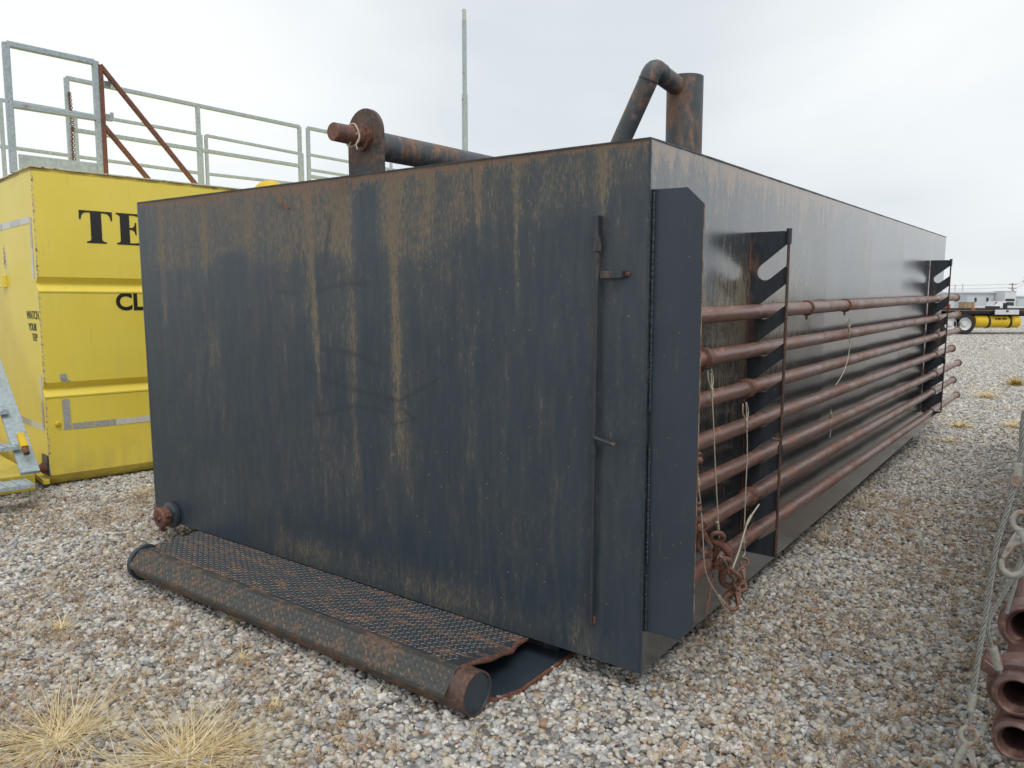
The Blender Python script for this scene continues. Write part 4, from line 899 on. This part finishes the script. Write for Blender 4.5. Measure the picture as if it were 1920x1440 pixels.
# ladder-stair and its base on the left end
def S4(px, off): p = YPt(px[0], px[1], 0, off); return Vector((p.x, p.y, p.z))
st_ = S4((52, 872), -.28); dirv = (S4((2, 728), -.28)-st_).normalized(); b = MB(); b.bar(st_-dirv*.08, st_+dirv*2.6, .03, .13, (1, 0, 0)); stair = b.build('stair', M['grey'], yt)
b = MB(); b.bar(st_-dirv*.08+Vector((-.7, 0, 0)), st_+dirv*2.6+Vector((-.7, 0, 0)), .03, .13, (1, 0, 0)); b.build('stringer', M['grey'], stair)
for kx in range(9):
    zt_ = .20+kx*.245; t = (zt_-st_.z)/dirv.z; c = st_+dirv*t; b = MB(); b.box((c.x-.68, c.y-.10, c.z-.015), (c.x-.02, c.y+.14, c.z+.012))
    for q in range(9):
        b.bar((c.x-.66+q*.078, c.y-.09, c.z+.018), (c.x-.66+q*.078, c.y+.13, c.z+.018), .012, .008)
    b.build('stair_tread', M['grey'], stair)
bb = YF.inverted() @ gnd(68, 920); b = MB(); b.box((bb.x-1.0, bb.y, .0), (bb.x, 2.4, .145)); b.build('stair_base', M['yellow'], yt, .01)
b = MB(); p = S4((38, 815), -.30); b.bar(p, p+dirv*-.14, .05, .05, (1, 0, 0)); b.build('latch_block', M['bright'], stair)
b = MB(); b.tube([p-dirv*.14, p-dirv*.2], .022, 12); b.build('latch_bolt', M['rust'], stair)
b = MB(); c = S4((6, 520), -.02); b.box((-.04, c.y-.04, c.z-.09), (0, c.y+.08, c.z+.02)); b.build('hinge_lug', M['yellow'], yt, .004)

# ------------------------------------------------------------------ tall two-stage pole behind
c = atd(872, 287, 14.0); root = empty('steel_pole', Matrix.Translation((c.x, c.y, 0)), 'tall thin grey two-stage pole rising behind the dark tank', 'pole')
zA = atd(872, 180, 14).z; zB = atd(872, 28, 14).z
b = MB(); b.tube([(0, 0, 0), (0, 0, zA)], .052, 16); b.build('lower_tube', M['grey'], root)
b = MB(); b.tube([(0, 0, zA), (0, 0, zB-.18)], .040, 16); b.build('upper_tube', M['grey'], root)
b = MB(); b.tube([(0, 0, zB-.18), (0, 0, zB)], .036, 16); b.build('tip', M['tape'], root)

# ================================================================== RIGHT FOREGROUND: rack of pipe ends with wire ropes
AX = TM.to_3x3() @ Vector((0, 1, 0)); AX.z = 0; AX.normalize()
RZ = 'pipe ends stacked at the right edge'
def endpipe(px, py, d, r, L, label, wing=False):
    c = atd(px, py, d); root = empty('threaded_pipe', Matrix.Translation(c), label, 'pipe', RZ)
    b = MB(); b.tube([AX*(.05+L*i/6) for i in range(7)], r*.72, 28, False); b.build('tube', M['ring'], root)
    b = MB(); b.lathe((0, 0, 0), AX, [(.30, r*.54), (.02, r*.56), (.012, r*.66), (0, r*.72), (-.002, r*.80), (.004, r*.96), (.014, r), (.05, r), (.058, r*.95), (.062, r*.73)], 40); b.build('end_collar', M['ring'], root)
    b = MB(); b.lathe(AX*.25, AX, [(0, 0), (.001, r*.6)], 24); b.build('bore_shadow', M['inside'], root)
    if wing:
        b = MB(); b.lathe(AX*.03, AX, [(0, r), (.0, r*1.22), (.07, r*1.25), (.08, r)], 32)
        for t in (2.6, 4.4, .5):
            a = AX.orthogonal().normalized(); bb_ = AX.cross(a); dd = a*math.cos(t)+bb_*math.sin(t); b.bar(dd*r*1.1+AX*.05, dd*r*1.75+AX*.05, r*.5, .05, AX)
        b.build('hammer_nut', M['ring'], root)
    return root
endpipe(1926, 1180, 1.80, .060, 4.5, 'topmost of the large pipe ends at the right edge, open bore facing left')
endpipe(1906, 1307, 1.62, .047, 4.5, 'middle pipe end at the right edge with a hammer nut round it', True)
endpipe(1903, 1392, 1.62, .045, 4.5, 'lowest pipe end at the bottom right corner', False)
# the neighbouring tank that carries them, just outside the frame
NX0, NX1, NY0, NY1 = 1.50, 5.1, -.42, 6.6
nb = empty('steel_tank', TM @ Matrix.Translation((NX0, NY0, 0)), 'second dark steel tank standing parallel to the right, carrying the pipe ends', 'tank')
def NL(x, y, z): return (x-NX0, y-NY0, z)
b = MB(); b.box(NL(NX0, NY0, 0), NL(NX1, NY1, 1.45)); b.build('body', M['darkclean'], nb, .01)
b = MB(); b.box(NL(NX0+.3, NY0+.3, -.14), NL(NX0+.46, NY1-.3, -.001)); b.box(NL(NX1-.46, NY0+.3, -.2), NL(NX1-.3, NY1-.3, -.001)); b.build('skid_runner', M['darksteel'], nb)
for yy in (.1, 5.4):
    b = MB(); b.prism([(0, .2), (0, 1.43), (-.04, 1.43), (-.12, 1.35), (-.12, .30), (-.04, .2)], yy-NY0-.006, yy-NY0+.006, lambda x, z, t: (x, t, z)); b.build('rack_plate', M['darksteel'], nb)

def wrope(pts, d, r, label, ferr=(), group='heavy wire ropes at the right edge'):
    P = [atd(a, c, dd) for (a, c), dd in zip(pts, d)]; O = P[0].copy(); root = finish_root('wire_rope', O, label, 'rope', group)
    b = MB(); rope_mesh(b, [p-O for p in P], r); b.build('strands', [M['rope'], M['inside']], root)
    for (p0_, p1_, dd, rr) in ferr:
        b = MB(); A_, B_ = atd(*p0_, dd)-O, atd(*p1_, dd)-O; dv_ = B_-A_; b.lathe(A_, dv_, [(0, 0), (0, rr*.9), (.003, rr), (dv_.length-.003, rr), (dv_.length, rr*.9), (dv_.length, 0)], 16); b.build('ferrule', M['galv'], root)
    return root
D = 1.55
wrope([(1922, 770), (1917, 800), (1915, 850), (1903, 905), (1888, 960), (1870, 1020), (1860, 1080), (1852, 1130), (1840, 1200), (1826, 1290), (1820, 1340)], [D]*11, .0052, 'long wire rope running from the upper right edge down to the lower hook', [((1911, 868), (1903, 912), D, .0100), ((1825, 1300), (1820, 1335), D, .0075)])
wrope([(1930, 1010), (1905, 1070), (1878, 1120), (1858, 1155), (1852, 1180), (1858, 1208), (1868, 1245), (1876, 1262)], [D+.03]*8, .0042, 'short wire rope bending down to the hammer nut at the right edge', [((1862, 1213), (1873, 1255), D+.03, .0085)])
wrope([(1922, 1020), (1908, 1080), (1893, 1130), (1887, 1150)], [D+.05]*4, .0034, 'thin wire rope crossing behind the upper galvanised hook')
wrope([(1822, 1330), (1818, 1360), (1819, 1392), (1822, 1420)], [D]*4, .0036, 'rope tail threaded through the lower galvanised hook')
def hk2(p0, p1, d, label, side):
    a, b_ = atd(*p0, d), atd(*p1, d); c = (a+b_)/2; return snap_hook(c, a-b_, CAMP-c, (a-b_).length*1.05, label, 'galv', 'galvanised snap hooks at the right edge', side)
hk2((1920, 965), (1898, 1085), D-.02, 'galvanised snap hook with orange rust at the right edge above the pipe ends', -1)
hk2((1818, 1368), (1808, 1470), D, 'galvanised snap hook at the bottom edge, left of the pipe ends', 1)

# ================================================================== BACKGROUND
def bgp(px, py, d): return atd(px, py, d)
TD = 38.0; sc = TD/FPX
def W2(px, py, dd=0): 
    p = atd(px, py, TD+dd); return Vector((p.x, TD*math.cos(0)+dd, p.z))
gx = lambda px: (px-CX)*sc*1.004
def gz(py): return CAMZ+(568-py)*sc
root = empty('flatbed_trailer', Matrix.Translation((gx(1840), TD, 0)), 'black flatbed trailer with yellow tube slung under it behind the tank', 'trailer')
X0 = gx(1840)
def tb(px0, px1, py0, py1, y0, y1, name, mat, bev=0, par=None):
    b = MB(); b.box((gx(px0)-X0, y0, gz(py1)), (gx(px1)-X0, y1, gz(py0))); return b.build(name, M[mat], par or root, bev)
deck = tb(1640, 2150, 578.5, 583, 0, 2.5, 'deck', 'timber')
tb(1640, 2150, 577.5, 581, -.06, 0, 'side_rail', 'chassis')
tb(1640, 2150, 583, 593, .5, .7, 'frame_beam', 'chassis'); tb(1640, 2150, 583, 593, 1.8, 2.0, 'frame_beam', 'chassis')
tb(1770, 1925, 582.5, 588, .1, .4, 'under_rail', 'chassis')
tb(1856, 1900, 580.5, 589.5, -.12, -.07, 'white_panel', 'white'); tb(1876, 1880, 581.5, 584.5, -.15, -.121, 'panel_badge', 'chassis')
for a in (1812, 1918): tb(a, a+7, 578, 581, -.09, -.061, 'marker_light', 'orange')
def wheel(px, y0, r_=.52, w_=.28):
    c = Vector((gx(px)-X0, y0, r_)); b = MB(); b.lathe(c, (0, 1, 0), [(0, r_*.6), (-.0, r_*.86), (.03, r_*.97), (.08, r_), (w_-.08, r_), (w_-.03, r_*.97), (w_, r_*.86), (w_, r_*.55)], 36); wh = b.build('wheel', M['rubber'], root)
    b = MB(); b.lathe(c, (0, 1, 0), [(.0, r_*.6), (-.015, r_*.58), (.05, r_*.5), (.09, r_*.28), (.02, r_*.24), (.0, r_*.18), (.0, 0)], 30); b.build('rim', M['white'], wh)
wheel(1778, .05); wheel(1805, .05); wheel(1778, 2.1); wheel(1805, 2.1); wheel(1735, .05)
# yellow tube slung under the deck
b = MB(); r_ = .30; zc_ = gz(603)
b.lathe((gx(1826)-X0, .35, zc_), (1, 0, 0), [(0, 0), (.0, r_*.9), (.04, r_), (gx(1910)-gx(1826)-.04, r_), (gx(1910)-gx(1826), r_*.9), (gx(1910)-gx(1826), 0)], 30); yc = b.build('tool_tube', M['bright'], root)
for a in (1851, 1891):
    b = MB(); b.lathe((gx(a)-X0, .35, zc_), (1, 0, 0), [(-.05, r_), (-.05, r_+.02), (.05, r_+.02), (.05, r_)], 30); b.build('strap_band', M['chassis'], yc)
b = MB()
for i, a in enumerate((1861, 1866, 1869, 1875, 1879)): b.box((gx(a)-X0, .35-r_-.006, zc_+.10), (gx(a)+.07-X0, .35-r_+.02, zc_+.17+.02*(i % 2)))
b.build('dark_scrawl', M['chassis'], yc)
# landing leg
b = MB(); b.tube([(gx(1812)-X0, .5, gz(582)), (gx(1810)-X0, .5, gz(596)), (gx(1809)-X0, .5, gz(612))], .09, 12); b.tube([(gx(1816)-X0, .4, gz(606)), (gx(1816)-X0, .55, gz(606))], .16, 16); b.build('landing_leg', M['tape'], root)
b = MB(); b.box((gx(1860)-X0, .3, gz(578)), (gx(1874)-X0, .9, gz(574))); b.box((gx(1884)-X0, .3, gz(578)), (gx(1888)-X0, .5, gz(568))); b.build('deck_fitting', M['chassis'], root)
# crates
for i, (a, b__, y0_, mt, lab) in enumerate(((1820, 1838, 566.5, 'timber', 'tan crate on the trailer deck just right of the tank'), (1782, 1792, 571, 'orange', 'small red box on the trailer deck beside the tank end'))):
    cx_ = (gx(a)+gx(b__))/2; hw_ = (gx(b__)-gx(a))/2; b = MB(); hz = gz(y0_)-gz(578.5); b.box((-hw_, 0, 0), (hw_, .6, hz*.94)); b.box((-hw_-.02, -.02, hz*.94), (hw_+.02, .62, hz)); 
    for q in (-.5, .5): b.bar((hw_*q, -.015, 0), (hw_*q, -.015, hz*.94), .03, .03)
    o = b.build('crate', M[mt]); o.location = (cx_, TD+.8, gz(578.5)+.002); tag(o, lab, 'crate')
# pickups
def pickup(px, D_, label, L_=5.4, flip=1):
    sc_ = D_/FPX; x = (px-CX)*sc_; root = empty('parked_pickup', Matrix.Translation((x, D_, 0)) @ Matrix.Rotation(0 if flip > 0 else math.pi, 4, 'Z'), label, 'pickup truck', 'white pickups parked behind the trailer')
    b = MB(); pr = [(-2.7, .55), (-2.7, 1.05), (-.6, 1.08), (-.45, 1.75), (.75, 1.78), (1.35, 1.15), (2.6, 1.02), (2.7, .8), (2.7, .5)]
    b.prism(pr, -.95, .95, lambda x_, z_, t: (x_, t, z_)); b.build('body', M['white'], root, .04)
    b = MB(); b.prism([(-.35, 1.15), (-.28, 1.66), (.70, 1.68), (1.18, 1.2)], -.965, .965, lambda x_, z_, t: (x_, t, z_)); b.build('window', M['glass'], root)
    for wx in (-1.75, 1.7):
        for wy in (-.98, .74):
            b = MB(); b.lathe((wx, wy, .4), (0, 1, 0), [(0, 0), (0, .25), (.02, .38), (.05, .4), (.2, .4), (.24, .3), (.24, 0)], 24); b.build('wheel', M['rubber'], root)
pickup(1858, 115, 'white pickup nearer the crate, seen over the trailer deck'); pickup(1884, 112, 'white pickup further right over the trailer deck', flip=-1)
# buildings
BD = 200.0; bs = BD/FPX
def bx_(px): return (px-CX)*bs
def bz_(py): return CAMZ+(568-py)*bs
root = empty('metal_shed', Matrix.Translation((bx_(1800), BD, 0)), 'long pale blue-grey metal shed with low pitched roof on the horizon', 'building')
def hb(px0, px1, py0, dep, name, mat, par, y0=0, gable=0):
    b = MB(); x0, x1 = bx_(px0)-bx_(1800), bx_(px1)-bx_(1800); h = bz_(py0)
    b.prism([(y0, 0), (y0, h), (y0+dep/2, h+gable), (y0+dep, h), (y0+dep, 0)], x0, x1, lambda y, z, t: (t, y, z)); return b.build(name, M[mat], par)
M['roof'] = mat_plain('pale_roof', (.60, .62, .64), .6, 0, .05, 1); M['shade'] = mat_plain('grey_door', (.38, .41, .44), .6)
hb(1560, 1859, 549.5, 18, 'wall', 'metalwall', root, 0, .2)
b = MB(); x0, x1 = bx_(1555)-bx_(1800), bx_(1861)-bx_(1800); h = bz_(549.5); b.prism([(-.5, h), (-.5, h+.25), (9, h+1.0), (18.5, h+.25), (18.5, h)], x0, x1, lambda y, z, t: (t, y, z)); b.build('roof', M['roof'], root)
for a, c_ in ((1786, 1808), (1700, 1725), (1640, 1665)):
    b = MB(); b.box((bx_(a)-bx_(1800), -.06, 0), (bx_(c_)-bx_(1800), -.01, bz_(554))); b.build('roller_door', M['shade'], root)
for a in (1822, 1844):
    b = MB(); b.box((bx_(a)-bx_(1800), -.06, 1.8), (bx_(a+4)-bx_(1800), -.01, 2.9)); b.build('window', M['glass'], root)
root = empty('office_block', Matrix.Translation((bx_(1870), BD-4, 0)), 'taller pale flat-roofed block at the right end of the shed', 'building')
b = MB(); b.box((bx_(1859)-bx_(1870)+.1, 0, 0), (bx_(1880)-bx_(1870), 14, bz_(547))); b.build('wall', M['white'], root)
b = MB(); b.box((bx_(1859)-bx_(1870), -.15, bz_(547)), (bx_(1880)-bx_(1870)+.15, 14.2, bz_(546))); b.build('parapet', M['roof'], root)
b = MB(); b.box((-1.2, -.05, 1.4), (1.1, -.01, 2.6)); b.build('window', M['glass'], root)
root = empty('low_warehouse', Matrix.Translation((bx_(1920), BD+6, 0)), 'long low beige warehouse running off the right edge', 'building')
b = MB(); b.prism([(0, 0), (0, bz_(556)), (10, bz_(552.5)), (20, bz_(556)), (20, 0)], bx_(1881)-bx_(1920), 40, lambda y, z, t: (t, y, z)); b.build('wall', M['metalwall'], root)
b = MB(); b.prism([(-.4, bz_(556)), (-.4, bz_(555)), (10, bz_(551.5)), (20.4, bz_(555)), (20.4, bz_(556))], bx_(1880)-bx_(1920)+.3, 40.3, lambda y, z, t: (t, y, z)); b.build('roof', M['roof'], root)
for q in range(3):
    b = MB(); b.box((-3+q*9, -.06, 0), (1.5+q*9, -.01, 2.3)); b.build('roller_door', M['shade'], root)
# utility poles and lines
def upole(px, top, D_, label, arms=2):
    x = (px-CX)*D_/FPX; H_ = CAMZ+(568-top)*D_/FPX; root = empty('utility_pole', Matrix.Translation((x, D_, 0)), label, 'utility pole', 'utility poles on the horizon')
    b = MB(); b.tube([(0, 0, 0), (0, 0, H_)], [.17, .12], 10); b.build('post', M['wood'], root)
    for q in range(arms):
        b = MB(); b.bar((-1.2, -.15, H_-.5-q*1.2), (1.2, -.15, H_-.5-q*1.2), .14, .14)
        for t in (-1.1, -.5, .5, 1.1): b.tube([(t, -.15, H_-.43-q*1.2), (t, -.15, H_-.2-q*1.2)], .06, 6)
        b.build('crossarm', M['wood'], root)
    b = MB(); b.tube([(.25, -.3, H_-3.0), (.25, -.3, H_-2.0)], .22, 10); b.build('transformer', M['shade'], root)
    return Vector((x, D_, H_))
pA = upole(1891, 531, 240, 'thin utility pole with crossarms above the office block'); pB = upole(1918, 518, 225, 'nearer utility pole at the right edge of the photo')
pC = Vector(((1600-CX)*260/FPX, 265, 9.0))
b = MB()
for dz, sp_off in ((-.3, 0), (-1.4, .4)):
    for a_, b_ in ((pB, pA), (pA, pC)):
        b.tube([a_.lerp(b_, t)+Vector((0, sp_off, dz-4*t*(1-t)*.8)) for t in np.linspace(0, 1, 14)], .035, 5, False)
o = b.build('power_lines', M['chassis']); tag(o, 'thin power lines strung between the horizon poles', 'power line')
for px, h_, lab in ((1797, 5.6, 'thin vent pipe left of the two on the shed roof'), (1811, 5.7, 'thin vent pipe right of the two on the shed roof')):
    b = MB(); b.tube([(0, 0, 0), (0, 0, h_-bz_(549.5)+.6)], .12, 8); b.lathe((0, 0, h_-bz_(549.5)+.5), (0, 0, 1), [(0, .1), (0, .2), (.15, .2), (.15, 0)], 10); o = b.build('vent_pipe', M['tape']); o.location = (bx_(px), BD+3, bz_(549.5)); tag(o, lab, 'vent pipe', 'vent pipes on the shed roof')
